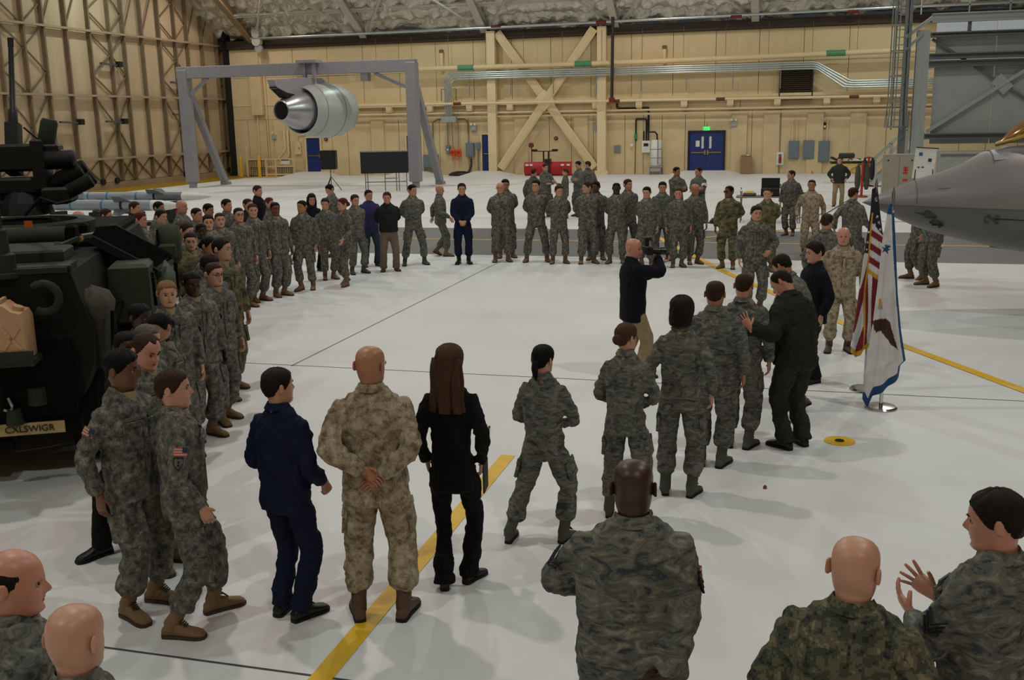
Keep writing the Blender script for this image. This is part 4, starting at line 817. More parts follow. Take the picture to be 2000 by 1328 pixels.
half(True).build('upper_fuselage', M_jet, jt, smooth=60); half(False).build('lower_fuselage', M_jet2, jt, smooth=60)  # darker grey below the chine: shade of the underside put into the colour
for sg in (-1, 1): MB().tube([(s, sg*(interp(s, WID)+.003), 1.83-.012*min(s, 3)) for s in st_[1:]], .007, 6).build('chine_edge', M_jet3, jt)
rm = MB().loft([[(s, -interp(s, WID)*math.cos(a)*1.006, 1.83+(interp(s, TOP)-1.83)*math.sin(a)**.85*1.012) for a in np.linspace(.02, math.pi-.02, 25)] for s in (.80, .815)], cap=False, closed=False); rm.build('radome_joint', M_jet2, jt)
def skin_up(s, a, k): return (s, -interp(s, WID)*math.cos(a)*k, 1.83-.012*min(s, 3)+(interp(s, TOP)-1.83)*math.sin(a)**.85*k)
for q0, q1, nm in ((.30, .70, 'cockpit_sill'),):
    MB().loft([[skin_up(s, math.pi*q, 1.012) for q in np.linspace(q0, q1, 15)] for s in (1.90, 2.0, 2.4, 3.0, 3.6, 4.5)], cap=False, closed=False).build(nm, M_jet3, jt, 'darker grey cockpit surround', smooth=60)
MB().loft([[skin_up(s, math.pi*q, 1.006) for q in np.linspace(.28, .72, 15)] for s in (1.885, 1.90)], cap=False, closed=False).build('sill_joint', M_blk, jt)
M_gold = mat('canopy_gold', (150, 104, 50), rough=.12, metal=.25, alpha=.85)
kz = lambda s: 2.78+(s-2.05)*.40
MB().loft([[(s, w_*math.cos(a), kz(s)+h*math.sin(a)) for a in np.linspace(0, math.pi, 17)] for s, w_, h in ((2.03, .03, .02), (2.2, .26, .16), (2.6, .44, .34), (3.2, .5, .42), (4.2, .5, .40), (5.2, .3, .2))], closed=False, cap=False).build('canopy', M_gold, jt, 'raised gold tinted canopy', smooth=60)
for sg in (-1, 1): MB().tube([(2.0, 0, kz(2.0)), (2.2, sg*.27, kz(2.2)), (2.6, sg*.45, kz(2.6)), (3.2, sg*.51, kz(3.2)), (4.2, sg*.51, kz(4.2))], .035, 8).build('canopy_frame', M_brass, jt)
MB().bar((4.6, 0, 2.6), (4.6, 0, 3.7), .12).build('canopy_jack', M_jet2, jt)
# probe, vent and marks on the near (left) flank
def flank(s, f):     # point on the lower flank, f from chine (0) to belly (1)
    a = math.pi*.5*f; return np.array([s, -interp(s, WID)*math.cos(a), 1.83+(interp(s, BOT)-1.83)*math.sin(a)**.8])
MB().tube([flank(.78, .16)+[0, -.035, 0], flank(.90, .17)+[0, -.04, 0], flank(.98, .17)+[0, -.02, 0], flank(1.04, .17)], [.006, .014, .018, .02], 8).build('air_probe', M_blk, jt)
MB().box(flank(1.02, .15), (.18, .05, .13), rot=Matrix.Rotation(R(-20), 3, 'X'), ch=.02).build('probe_base', M_blk, jt)
MB().tube([flank(1.02, .38)+[0, -.05, 0], flank(1.06, .33)+[0, -.06, 0], flank(1.14, .34)+[0, -.05, 0], flank(1.2, .38)+[0, -.05, 0], flank(1.16, .46)+[0, -.05, 0]], .018, 8).box(flank(1.12, .36), (.14, .04, .07)).build('ice_detector', M_blk, jt)
MB().bar(flank(1.9, .12)+[0, -.012, 0], flank(3.2, .12)+[0, -.012, 0], .012, .012).build('panel_line', M_hole, jt); MB().bar(flank(1.75, .22)+[0, -.01, 0], flank(3.2, .22)+[0, -.01, 0], .008, .008).build('panel_line', M_pand, jt)
MB().bar(flank(2.0, .92)+[0, -.02, 0], flank(3.4, .90)+[0, -.02, 0], .03, .03).build('belly_door_edge', M_pand, jt)
MB().bar((1.1, -.55, 2.1), (1.35, -.62, 2.11), .008).build('panel_line', M_pand, jt)
m = MB()
for dx in (-.085, .085): m.lathe([(0, .07), (.006, .07), (.006, .055), (0, .055)], flank(1.88+dx*.8, .13)+[0, -.012, 0], (.35, -.9, -.25), 18, cap=False)
m.bar(flank(1.80, .11)+[0, -.02, 0], flank(1.96, .15)+[0, -.02, 0], .015, .03); m.build('unit_emblem', mat('emblem_dark', (64, 64, 62)), jt)
MB().bar((4.9, 0, 1.0), (4.9, 0, .35), .14).build('nose_gear_leg', M_white, jt); MB().lathe([(-.12, .22), (-.1, .3), (.1, .3), (.12, .22)], (4.9, 0, .30), (0, 1, 0), 20).build('nose_wheel', M_rub, jt)
# ================================================================== flags on chrome stands
M_chr = mat('chrome', (200, 200, 200), rough=.12, metal=1.0, var=0); M_pole = mat('brass_pole', (170, 132, 66), rough=.3, metal=.7)
M_fr = mat('flag_red', (120, 20, 36), rough=.7); M_fw = mat('flag_white', (214, 210, 212), rough=.7); M_fn = mat('flag_navy', (16, 16, 40), rough=.7); M_fg = mat('flag_gold', (206, 150, 30), rough=.5); M_fb = mat('flag_blue', (18, 70, 116), rough=.7); M_fe = mat('flag_brown', (62, 32, 24), rough=.8)
ux = np.array([math.cos(.2), math.sin(.2), 0]); uy = np.array([-math.sin(.2), math.cos(.2), 0])
def inpoly(x, y, P):
    c = False; n = len(P); j = n-1
    for i in range(n):
        if (P[i][1] > y) != (P[j][1] > y) and x < (P[j][0]-P[i][0])*(y-P[i][1])/(P[j][1]-P[i][1])+P[i][0]: c = not c
        j = i
    return c
def star(cx, cy, r, rot=0): return [(cx+(r if k % 2 == 0 else r*.4)*math.sin(rot+k*math.pi/5), cy-(r if k % 2 == 0 else r*.4)*math.cos(rot+k*math.pi/5)) for k in range(10)]
def drape(name, parent, k, org, left, right, top, bot, color, mats, folds, depth):
    """hanging cloth: a closed, folded curtain around the pole; outline in px of the pole's plane, k metres per px"""
    rows = []; nC, nR = 60, 150; cols_ = []
    for j in range(nR+1):
        v = j/nR; r_ = []
        for i in range(nC+1):
            a = i/nC; yt = np.interp(a, *zip(*top)); yb = np.interp(a, *zip(*bot)); y = yt+(yb-yt)*v
            xl, xr = np.interp(y, *zip(*left)), np.interp(y, *zip(*right)); x = xl+(xr-xl)*a
            w_ = (xr-xl)*k; bulge = depth*math.sin(math.pi*a)*(.25+.75*v)
            f = folds*min(1, w_/.2)*math.sin(a*15+math.sin(v*2.2)*1.4)*(.2+.8*v)*.5
            r_.append((x, y, bulge+f))
        rows.append(r_)
    def P(t): return org+ux*((t[0]-ORG[0])*k)+np.array([0, 0, (ORG[1]-t[1])*k])-uy*t[2]
    m = MB(); V = [P(t) for r_ in rows for t in r_]; nf = len(V)
    V += [P((t[0], t[1], -.02-max(0, t[2])*.6)) for r_ in rows for t in r_]; F = []; mi = []
    for j in range(nR):
        for i in range(nC):
            b = j*(nC+1)+i; F.append((b, b+1, b+nC+2, b+nC+1)); c = [(rows[j][i][q]+rows[j+1][i+1][q])/2 for q in (0, 1)]; mi.append(color(*c, (i+.5)/nC, (j+.5)/nR))
            F.append((nf+b, nf+b+nC+1, nf+b+nC+2, nf+b+1)); mi.append(mi[-1])
    m.v = [tuple(p) for p in V]; m.f = F; m.m = mi
    for j in range(nR):
        for i in (0, nC): b = j*(nC+1)+i; m.f.append((b, b+nC+1, nf+b+nC+1, nf+b)); m.m.append(color(rows[j][i][0], rows[j][i][1], float(i > 0), j/nR))
    for i in range(nC):
        for j in (0, nR): b = j*(nC+1)+i; m.f.append((b, b+1, nf+b+1, nf+b)); m.m.append(color(rows[j][i][0], rows[j][i][1], i/nC, float(j > 0)))
    return m.build(name, mats, parent, smooth=50)
def stand(name, lab, p, ztop, zs):
    t = thing(name, lab, 'flag', (p[0], p[1], 0))
    MB().lathe([(0, .175), (.012, .18), (.03, .16), (.034, .03)], n=36).build('base', M_chr, t, smooth=30)
    MB().lathe([(.03, .022), (zs, .020)], n=14).build('pole_socket', M_chr, t, smooth=50)
    MB().lathe([(zs, .014), (ztop-.28, .013)], n=12).build('pole', M_pole, t, smooth=50)
    MB().lathe([(ztop-.28, .02), (ztop-.24, .026), (ztop-.2, .012), (ztop-.08, .018), (ztop, .002)], n=12).build('finial', M_chr if 'white' in lab else M_pole, t, smooth=50)
    return t
p1 = ground(1689, 761); ORG = (1689, 761); k1 = np.linalg.norm(p1-EYE)/F_PX*1.0
f1 = stand('national_flag', 'draped red white and blue flag with gold fringe on a chrome stand', p1, 2.55, .72)
ORG = (1689, 761); kz1 = 2.55/(761-380)
def shear(y): return (761-y)*.078       # the photograph leans uprights outwards: taken off again here
def un(P): return [(y, x-shear(y)) for x, y in P]
def c_us(x, y, a, v):
    X = x+shear(y)
    d = X-np.interp(y, (395, 467, 519, 585, 690), (1716, 1706, 1701, 1692, 1686))      # gold cord between the rear and the front fold
    fr = 548+(X-1700)*.75                                                              # lower fringe of the front fold
    if v > .965: return 3
    if abs(d) < 1.4 and y > 440 and y < 690: return 3
    if d > 0:
        if y < fr:
            if y > fr-9: return 3
            nv = 458+(X-1708)*1.25
            if y < nv:
                for sx, sy in ((1717, 447), (1720, 458), (1712, 462), (1722, 470)):
                    if inpoly(X, y, star(sx, sy, 3.2, .2)): return 1
                return 2
            return (1, 0)[int(((y-nv)-(X-1708)*-.55)//12.5) % 2] if y-nv > 0 else 2
        return (0, 1, 0, 0, 1, 0)[int((X-1690+(y-600)*.04)//6.5) % 6]
    if y < 512:
        for sx, sy in ((1704, 445), (1702, 474), (1700, 492), (1698, 505)):
            if inpoly(X, y, star(sx, sy, 2.4)): return 1
        return 2
    return (0, 1, 0, 1)[int((X-1660+(y-512)*.30)//11) % 4]
drape('flag_cloth', f1, kz1, np.zeros(3), un([(1712, 385), (1707, 440), (1697, 500), (1686, 570), (1676, 630), (1667, 690)]), un([(1719, 385), (1722, 430), (1727, 480), (1725, 520), (1722, 565), (1712, 640), (1697, 690)]), [(0, 400), (1, 394)], [(0, 692), (.25, 700), (.8, 682), (1, 674)], c_us, [M_fr, M_fw, M_fn, M_fg], .05, .06)
p2 = ground(1720, 797); ORG = (1720, 797)
f2 = stand('white_flag', 'draped white flag with blue star, brown eagle wing and blue fringe', p2, 2.5, .55)
kz2 = 2.5/(797-384)
def shear(y): return (797-y)*.066
def un(P): return [(y, x-shear(y)) for x, y in P]
EAG = [(1708, 628), (1716, 626), (1728, 624), (1736, 630), (1740, 645), (1745, 664), (1750, 683), (1743, 677), (1738, 674), (1733, 666), (1726, 658), (1721, 648), (1716, 649), (1712, 652), (1708, 645)]
def c_wh(x, y, a, v):
    X = x+shear(y)
    if v > .955 or (y < 434) or a > np.interp(y, (434, 470, 560, 700), (.55, .72, .84, .90)): return 1
    if inpoly(X, y, star(1731, 497, 9, .25)) or (inpoly(X, y, [(1728, 488), (1740, 490), (1733, 496)])): return 1
    if inpoly(X, y, EAG): return 2
    if inpoly(X, y, [(1717, 588), (1721, 586), (1724, 596), (1717, 602)]): return 3
    if inpoly(X, y, [(1715, 603), (1724, 598), (1724, 606), (1717, 610)]): return 4
    return 0
drape('flag_cloth', f2, kz2, np.zeros(3), un([(1740, 410), (1737, 425), (1727, 480), (1718, 560), (1709, 630), (1698, 700), (1689, 762), (1687, 790)]), un([(1745, 410), (1747, 430), (1750, 500), (1753, 580), (1759, 650), (1767, 705), (1757, 715), (1752, 750), (1752, 790)]), [(0, 416), (1, 412)], [(0, 780), (.12, 795), (.25, 772), (.6, 757), (.99, 738), (1, 735)], c_wh, [M_fw, M_fb, M_fe, M_fg, M_boxl], .05, .07)
# ================================================================== people
SKIN = {'light': (196, 146, 120), 'pink': (198, 138, 116), 'tan': (170, 118, 88), 'brown': (112, 72, 50), 'dark': (62, 40, 30)}
def skin_mats(k):
    c = SKIN[k]
    return [mat('skin_'+k, c, rough=.40, var=.07, scale=9, spec=.45), mat('lip_'+k, tuple(v*f for v, f in zip(c, (.78, .60, .60))), rough=.45, var=0),
            mat('eye_white', (158, 148, 140), rough=.25, var=0), mat('eye_dark', (34, 26, 22), rough=.15, var=0)]
HAIRC = {'black': (16, 14, 14), 'dark': (34, 25, 20), 'brown': (58, 38, 26), 'red': (84, 40, 26), 'blond': (134, 98, 62), 'grey': (96, 88, 82), 'auburn': (76, 54, 40)}
def hair_mat(k): return mat('hair_'+k, HAIRC[k], rough=.55, var=.25, scale=40, bump=.5, bscale=160, spec=.12)
UCP = [(65, 64, 62), (87, 86, 80), (109, 105, 97), (136, 128, 114)]
CLOTH = dict(
    acu=camo('cloth_acu', UCP, .012, 20), abu=camo('cloth_abu', [(60, 66, 68), (88, 91, 86), (110, 107, 97), (132, 127, 114)], 0, 8, (1, 1, 2.2)),
    marine=camo('cloth_marine', [(112, 94, 76), (140, 124, 102), (162, 148, 126), (176, 164, 144)], .009, 18), ocp=camo('cloth_ocp', [(54, 52, 40), (82, 80, 58), (106, 98, 72), (126, 116, 88)], .010, 9, (1, 1, 1.8)),
    cad=camo('cloth_dark_digital', [(42, 45, 42), (66, 70, 58), (96, 92, 74), (126, 116, 92)], .011, 19))
def plain(k, c, rough=.85, bump=.5): return mat('cloth_'+k, c, rough=rough, var=.10, scale=14, bump=bump, bscale=14, spec=.2)
for k, c in dict(navy=(20, 26, 52), black=(15, 15, 17), charcoal=(50, 52, 49), purple=(60, 50, 100), pine=(30, 36, 32), khaki=(152, 130, 98), stone=(116, 100, 86), jeans=(46, 62, 82), flight=(44, 48, 38), flightj=(38, 36, 30), grey=(92, 94, 92), bluew=(16, 18, 26), ltblue=(140, 160, 190)).items(): CLOTH[k] = plain(k, c)
M_tee = mat('tee_tan', (150, 132, 104), rough=.9, var=.05)
BOOT = dict(tan=mat('boot_tan', (122, 94, 64), rough=.75, var=.12), sage=mat('boot_sage', (74, 76, 66), rough=.75, var=.1), black=mat('boot_black', (18, 18, 20), rough=.45, var=.1), brown=mat('boot_brown', (84, 62, 46), rough=.6, var=.1))
M_sole = mat('boot_sole', (62, 50, 38), rough=.85); M_soleb = mat('sole_black', (12, 12, 12), rough=.8)
def rx(a): c, s = math.cos(a), math.sin(a); return np.array([[1, 0, 0], [0, c, -s], [0, s, c]])
def ry(a): c, s = math.cos(a), math.sin(a); return np.array([[c, 0, s], [0, 1, 0], [-s, 0, c]])
def rz(a): c, s = math.cos(a), math.sin(a); return np.array([[c, -s, 0], [s, c, 0], [0, 0, 1]])
def nrm(v): v = np.array(v, float); return v/(np.linalg.norm(v)+1e-9)
# head profile rows: z front, y front, z back, y back, z side, half width (origin at chin level, face towards +y)
HROWS = np.array([(-.11, .052, -.075, -.075, -.095, .072), (-.055, .054, -.02, -.062, -.04, .060), (-.022, .058, .025, -.060, -.002, .0575), (-.010, .084, .045, -.066, .014, .060), (-.001, .100, .06, -.074, .026, .064),
    (.012, .107, .075, -.082, .04, .0675), (.030, .103, .088, -.088, .053, .070), (.041, .1055, .098, -.092, .063, .0715), (.048, .1045, .104, -.094, .070, .0725), (.056, .108, .110, -.096, .077, .0735), (.068, .105, .118, -.098, .086, .0745),
    (.08, .106, .126, -.0995, .096, .0755), (.097, .104, .136, -.1, .109, .0765), (.115, .100, .146, -.1, .124, .0775), (.135, .106, .157, -.0995, .140, .0785), (.156, .106, .171, -.098, .158, .0785), (.179, .099, .188, -.092, .181, .0765),
    (.201, .085, .206, -.08, .202, .069), (.219, .062, .221, -.06, .220, .055), (.231, .035, .232, -.034, .2315, .034), (.2355, .006, .2355, -.006, .2355, .006)])
def head_grid(det, fem=False, wide=1.0):
    nr, n = (42, 48) if det > 1 else ((30, 32) if det == 1 else (22, 24))
    t = np.linspace(0, len(HROWS)-1, nr); Rw = np.stack([np.interp(t, range(len(HROWS)), HROWS[:, c]) for c in range(6)], 1)
    th = np.linspace(-math.pi, math.pi, n, endpoint=False); ph = th-.42*np.sin(th)
    zf, yf, zb, yb, zs, w_ = [Rw[:, c][:, None] for c in range(6)]
    neck = t[:, None] < 3.5
    if fem: w_ = np.where(neck, w_*.84, w_*.95); yf = np.where(neck, yf*.9, yf*.97)
    s, c = np.sin(ph)[None], np.cos(ph)[None]; w_ = w_*(1.07 if not fem else 1.03)
    x = w_*wide*np.sign(s)*np.abs(s)**.92; cp, cn = np.maximum(c, 0), np.maximum(-c, 0)
    y = np.where(c >= 0, yf*cp**.95, yb*cn**.95); z = zs+(zf-zs)*cp**1.2+(zb-zs)*cn**1.2
    fr = np.maximum(c, 0)**2
    g = lambda cx, cz, sx, sz: np.exp(-((x-cx)/sx)**2-((z-cz)/sz)**2)*fr
    y = y+.020*g(0, .081, .012, .015)+.016*g(0, .098, .009, .018)+.008*g(0, .118, .010, .02)
    for e in (-1, 1): y = y-.012*g(e*.033, .117, .017, .011)+.005*g(e*.03, .137, .022, .008)+.004*g(e*.045, .085, .018, .016)+.006*g(e*.013, .076, .008, .007)
    y = y+.004*g(0, .056, .018, .005)+.004*g(0, .041, .016, .006)-.0018*g(0, .0485, .018, .003)+.006*g(0, .008, .016, .012)
    return np.stack([x, y, z], 2), ph, t
def grid_faces(nr, n, o=0, top=True):
    F = [(o+j*n+i, o+j*n+(i+1) % n, o+(j+1)*n+(i+1) % n, o+(j+1)*n+i) for j in range(nr-1) for i in range(n)]
    if top: F.append(tuple(o+(nr-1)*n+i for i in range(n)))
    return F
SUP = 2.5
def ring(cx, cy, z, a, b, n=26, e=SUP, front=None):
    out = []
    for t in np.linspace(0, 2*math.pi, n, endpoint=False):
        c, s = math.cos(t), math.sin(t); r = (abs(c)**e+abs(s)**e)**(-1/e); bb = b if s < 0 or front is None else front
        out.append((cx+a*r*c, cy+bb*r*s, z))
    return out
class Fig: pass
def finger(m, base, d, up, ln, r, curl, n=6):
    """one finger: three bent phalanges; d its direction, up the back of the hand"""
    p = np.array(base, float); d = nrm(d); up = nrm(up-d*(up @ d)); pts = [p-d*.02, p]; ang = 0
    for k, (f, c) in enumerate(((.45, .8), (.32, 1.0), (.23, .7))):
        ang += curl*c; q = d*math.cos(ang)-up*math.sin(ang); p = p+q*ln*f; pts.append(p)
    m.tube(pts, [r, r, r*.95, r*.86, r*.62], n, 0)
def hand(m, W, d, pn, side, curl=.35, spread=.12, thumb=.6, sc=1.0, bend=None):
    """W wrist, d direction of the fingers, pn normal of the palm; side +1 right, -1 left"""
    d = nrm(d); pn = nrm(np.array(pn)-d*(np.array(pn) @ d)); up = -pn; lat = nrm(np.cross(d, up))*side*-1   # lat points to the thumb side
    rings = []
    for t, hw, hh in ((-.05, .029, .024), (-.01, .027, .021), (.02, .034, .020), (.055, .041, .018), (.085, .042, .016), (.10, .036, .012)):
        c = W+d*t*sc; rings.append([c+lat*hw*sc*math.cos(a)+up*hh*sc*math.sin(a) for a in np.linspace(0, 2*math.pi, 10, endpoint=False)])
    m.loft(rings)
    for k, (o, ln, r) in enumerate(((.031, .076, .0100), (.0105, .085, .0103), (-.010, .079, .0100), (-.029, .062, .0088))):
        cu = curl if bend is None else bend[k]
        finger(m, W+(d*.090+lat*o)*sc, d+lat*spread*(1.5-k)*.55, up, ln*sc, r*sc, cu)
    finger(m, W+(d*.022+lat*.030)*sc, d*.62+lat*thumb+pn*.35, nrm(lat*.8+up*.5), .072*sc, .0120*sc, curl*.55)
def ik(S, T, l1, l2, pole):
    v = T-S; L = np.linalg.norm(v); 
    if L > (l1+l2)*.997: T = S+v*((l1+l2)*.997/L); v = T-S; L = np.linalg.norm(v)
    a = (l1*l1-l2*l2+L*L)/(2*L); h = math.sqrt(max(0, l1*l1-a*a)); u = v/L; p = np.array(pole, float); p = nrm(p-u*(p @ u))
    return S+u*a+p*h, T
def bez(a, b, c, n=7, k=.5):
    """points from a over the joint b to c, rounded at b"""
    out = []
    for t in np.linspace(0, 1-k*.5, n): out.append(a+(b-a)*t)
    m1, m2 = a+(b-a)*(1-k*.25), b+(c-b)*(k*.25)
    out = [a+(m1-a)*t for t in np.linspace(0, 1, n)]+[(m1*.25+b*.5+m2*.25)]+[m2+(c-m2)*t for t in np.linspace(0, 1, n)]
    return out
# arms: wrist, elbow pole, finger direction, palm normal, curl (right arm, chest axes; x is mirrored for the left arm)
ARM = dict(
    sides=((.265, .04, .905), (.5, -1, 0), (0, .15, -1), (-1, .1, 0), .42), back=((.055, -.175, 1.02), (1, -.55, .1), (-.8, -.05, -.55), (.1, -1, .1), .5),
    front=((.06, .215, .97), (1, -.35, 0), (-.75, .25, -.65), (-.3, -.9, -.2), .6), fold=((-.12, .225, 1.20), (1, .25, -.7), (-1, .05, .15), (0, -1, 0), .35), foldh=((.02, .27, 1.14), (1, -.1, -.7), (-1, .15, .1), (0, -.6, -.6), .4),
    fwd=((.23, .27, .99), (.4, -1, -.3), (0, .5, -.85), (-1, .1, 0), .45), rear=((.25, -.22, .96), (.4, -1, .1), (0, -.35, -.95), (-1, 0, 0), .45), belt=((.19, .19, 1.04), (1, -.6, 0), (-.7, .4, -.5), (-.3, -.9, 0), .8),
    pocket=((.235, .13, 1.02), (1, -.8, 0), (-.25, .5, -.85), (-1, -.3, 0), .4), talk=((.12, .36, 1.24), (.7, -.5, -.8), (-.15, .5, .85), (-.8, -.3, .2), .3), hang=((.30, .02, .92), (.5, -1, 0), (.05, .1, -1), (-1, 0, 0), .45),
    hip=((.20, -.03, 1.03), (1, -.5, .2), (-.6, .1, -.6), (-.7, -.4, .1), .5))
POSE = dict(
    ease=dict(arm='back', feet=(.17, .17)), stand=dict(arm='sides'), clasp=dict(arm='front', feet=(.13, .13)), folded=dict(arm='fold', armL='foldh', feet=(.15, .15)), walk=dict(arm='fwd', armL='rear', stride=.30), walk2=dict(arm='rear', armL='fwd', stride=-.24),
    step=dict(arm='sides', stride=.17), belt=dict(arm='sides', armL='belt', feet=(.14, .14)), pocket=dict(arm='pocket', feet=(.15, .15)), talk=dict(arm='talk', armL='front'), hang=dict(arm='hang', feet=(.15, .15)), hip=dict(arm='hip', feet=(.15, .15)),
    backhalf=dict(arm='back', armL='sides', feet=(.13, .13)), backhalf2=dict(arm='sides', armL='back', feet=(.14, .14)))
WORK = []           # cloth shells that still get their voxel skin
def person(x, y, h, face, hy, hp, pose, outfit, hair, skin, build, label, group=None, det=0, fem=False, ex=None):
    """one standing figure; face = turn of the body, hy / hp = turn and nod of the head relative to it"""
    ex = ex or {}; P = dict(POSE.get(pose, {})); P.update(ex.get('pose', {})); s = h/1.80
    t = thing('person', label, 'person', (x, y, 0), face, group); t.scale = (s, s, s)
    bw = build*(.93 if fem else 1.0); sh = .186*(.87 if fem else 1.0)*(1+(build-1)*.35)
    o_ = outfit.split('/'); top, bot, foot = (o_+[None, None])[:3]; bot = bot or top
    uni = top in ('acu', 'abu', 'marine', 'ocp', 'cad'); foot = foot or {'abu': 'sage'}.get(top, 'tan')
    blouse = uni or ex.get('blouse', False)
    # ---- feet, hips
    fx = P.get('feet', (.115, .115)); stv = P.get('stride', 0); ft = []
    for i, sd in enumerate((1, -1)):
        yy = sd*stv*.5; p = np.array([sd*fx[i]*.9, yy+.0, 0]); yaw = -sd*R(P.get('toe', 14)); lift = 0; pit = 0
        if stv and sd*stv < 0 and abs(stv) > .2: pit = R(-28); lift = .05
        if ('foot%d' % i) in P: q = P['foot%d' % i]; p = np.array([q[0], q[1], 0]); yaw = R(q[2]); pit = R(q[3]) if len(q) > 3 else 0; lift = q[4] if len(q) > 4 else 0
        ft.append((p, yaw, lift, pit))
    LEG1, LEG2 = .435, .425
    sway = np.array([P.get('sway', (0, 0))[0], P.get('sway', (0, 0))[1], 0])
    ank = []
    for p, yaw, lift, pit in ft:
        Rf = rz(yaw) @ rx(pit); ank.append(p+Rf @ np.array([0, -.02, .09])+np.array([0, 0, lift]))
    hz = .945-P.get('crouch', 0)
    for sd, a in zip((1, -1), ank):
        hx = np.array([sd*.095, 0, 0])+sway; dd = np.linalg.norm((a-hx)[:2]); hz = min(hz, a[2]+math.sqrt(max(.1, (.857)**2-dd*dd)))
    pel = sway+np.array([0, 0, hz]); Rp = rz(R(P.get('pelvis', 0)))
    lean, side, twist = R(P.get('lean', 0)), R(P.get('side', 0)), R(P.get('twist', 0))
    zs_ = np.arange(.93, 1.62, .01); org = [pel.copy()]; Rs = [Rp]
    for zq in zs_[1:]:
        k = np.clip((zq-.95)/.35, 0, 1); Rq = Rp @ rz(twist*k) @ rx(-lean*k) @ ry(side*k); org.append(org[-1]+Rq @ np.array([0, 0, .01])); Rs.append(Rq)
    def tp(v):
        z = v[2]
        if z <= .93: return pel+Rp @ np.array([v[0], v[1], z-.93])
        i = min(int(round((z-.93)/.01)), len(zs_)-1); return org[i]+Rs[i] @ np.array([v[0], v[1], z-zs_[i]])
    Rc = Rs[40]
    def chest(v): return org[40]+Rc @ (np.array(v, float)-np.array([0, 0, zs_[40]]))
    vox = {0: .024, 1: .017, 2: .0125}[det]
    # ---- head and neck
    Hd = Rc @ rz(hy*.35) @ rx(hp*.3); Hh = Rc @ rz(hy) @ rx(hp)*1.0
    if ex.get('roll'): Hh = Hh @ ry(R(ex['roll']))
    piv = chest((0, -.012, 1.565)); G, ph, tt = head_grid(det, fem)
    hs = P.get('head', 1.0)*1.02
    def hx_(v, k=1.0):
        a = Hh @ (np.array(v)*hs); return piv+a
    nr, n = G.shape[:2]
    V = np.empty((nr, n, 3))
    for j in range(nr):
        k = np.clip((tt[j]-.0)/3.2, 0, 1); k = k*k*(3-2*k)
        A_ = piv+(Hh @ (G[j]*hs).T).T; B_ = chest((0, -.012, 1.565))+(Rc @ (G[j]*hs).T).T; V[j] = B_*(1-k)+A_*k
    body = MB(); F = grid_faces(nr, n); body.add(V.reshape(-1, 3), F)
    if det:   # lips
        for fi, f in enumerate(F[:-1]):
            c = np.mean([G.reshape(-1, 3)[q] for q in f], 0)
            if c[1] > .08 and abs(c[0]) < .023-abs(c[2]-.0485)*.8 and .038 < c[2] < .0585: body.m[fi] = 1
    for e in (-1, 1):
        ec = np.array([e*.0325, .0850, .1165]); m2 = MB().lathe([(-.0125, .001), (-.008, .0095), (0, .0125), (.006, .011), (.0105, .0065), (.0125, .001)], ec, (e*.1, 1, -.05), 10, 2)
        for q in range(len(m2.f)):
            if np.mean([m2.v[w_][1] for w_ in m2.f[q]]) > ec[1]+.0075: m2.m[q] = 3
        o = len(body.v); body.v += [tuple(hx_(v)) for v in m2.v]; body.f += [tuple(i+o for i in f) for f in m2.f]; body.m += m2.m
        er = MB(); rr_ = []
        for xo, k in ((-.004, .6), (.006, .9), (.012, 1.0), (.018, .85), (.017, .5)): rr_.append([(e*(.080*(.94 if fem else 1)+xo), -.012+.019*k*math.cos(a)-xo*.8, .112+.032*k*math.sin(a)*(1.1 if math.sin(a) > 0 else .95)) for a in np.linspace(0, 2*math.pi, 10, endpoint=False)])
        er.loft(rr_); o = len(body.v); body.v += [tuple(hx_(v)) for v in er.v]; body.f += [tuple(i+o for i in f) for f in er.f]; body.m += er.m
    core = [ring(0, 0, z, a*bw*.86, b*bw*.84, 16) for z, a, b in ((.90, .15, .11), (1.05, .15, .105), (1.25, .165, .115), (1.38, .165, .105), (1.46, .12, .085), (1.52, .066, .066))]
    body.loft([[tp(v) for v in r_] for r_ in core])
    # ---- arms
    jk = MB(); arms = []
    for sd, nm in ((1, P.get('arm', 'sides')), (-1, P.get('armL', P.get('arm', 'sides')))):
        Wt, pole, hd_, pn, cu = nm if isinstance(nm, tuple) else ARM[nm]
        mi = np.array([sd, 1, 1]); kx = (1+(bw-1)*.8)
        Wt = np.array(Wt)*mi; 
        if abs(Wt[0]) > .18: Wt[0] *= kx
        if sd < 0 and nm == 'back': Wt = Wt+np.array([.01, -.02, .045])
        S = chest(np.array([sh*sd, -.005, 1.418])); W_ = chest(Wt); pole = Rc @ (np.array(pole)*mi)
        E_, W_ = ik(S, W_, .30, .262, pole); dd = Rc @ (np.array(hd_)*mi); pn = Rc @ (np.array(pn)*mi)
        if sd < 0 and 'reachL' in P:
            dd, pn = nrm(P['reach_dir']), nrm(P['reach_pn']); E_, W_ = ik(S, np.array(P['reachL'])-dd*.06, .30, .262, Rc @ np.array([-.6, -.2, -1])); cu = .1
        arms.append((S, E_, W_, dd, pn, sd, cu))
        body.tube(bez(S, E_, W_, 4), [.040]*4+[.034]+[.031, .031, .029, .027], 8)
        hand(body, W_, dd, pn, sd, cu, sc=(.88 if fem else .97), bend=P.get('bend'), spread=P.get('spread', .12))
        ins = chest((sd*(sh-.075), -.005, 1.415)); pts = [ins]+bez(S, E_, W_, 5); u_ = nrm(W_-E_); pts[-1] = W_-u_*.012
        f = .94*(1+(bw-1)*.5)*(.9 if fem else 1)*(ex.get('sleeve', 1.0)); rr_ = [.060, .068, .074, .074, .072, .070, .069, .067, .064, .061, .058, .052]
        jk.tube(pts, [r_*f for r_ in rr_], 14)
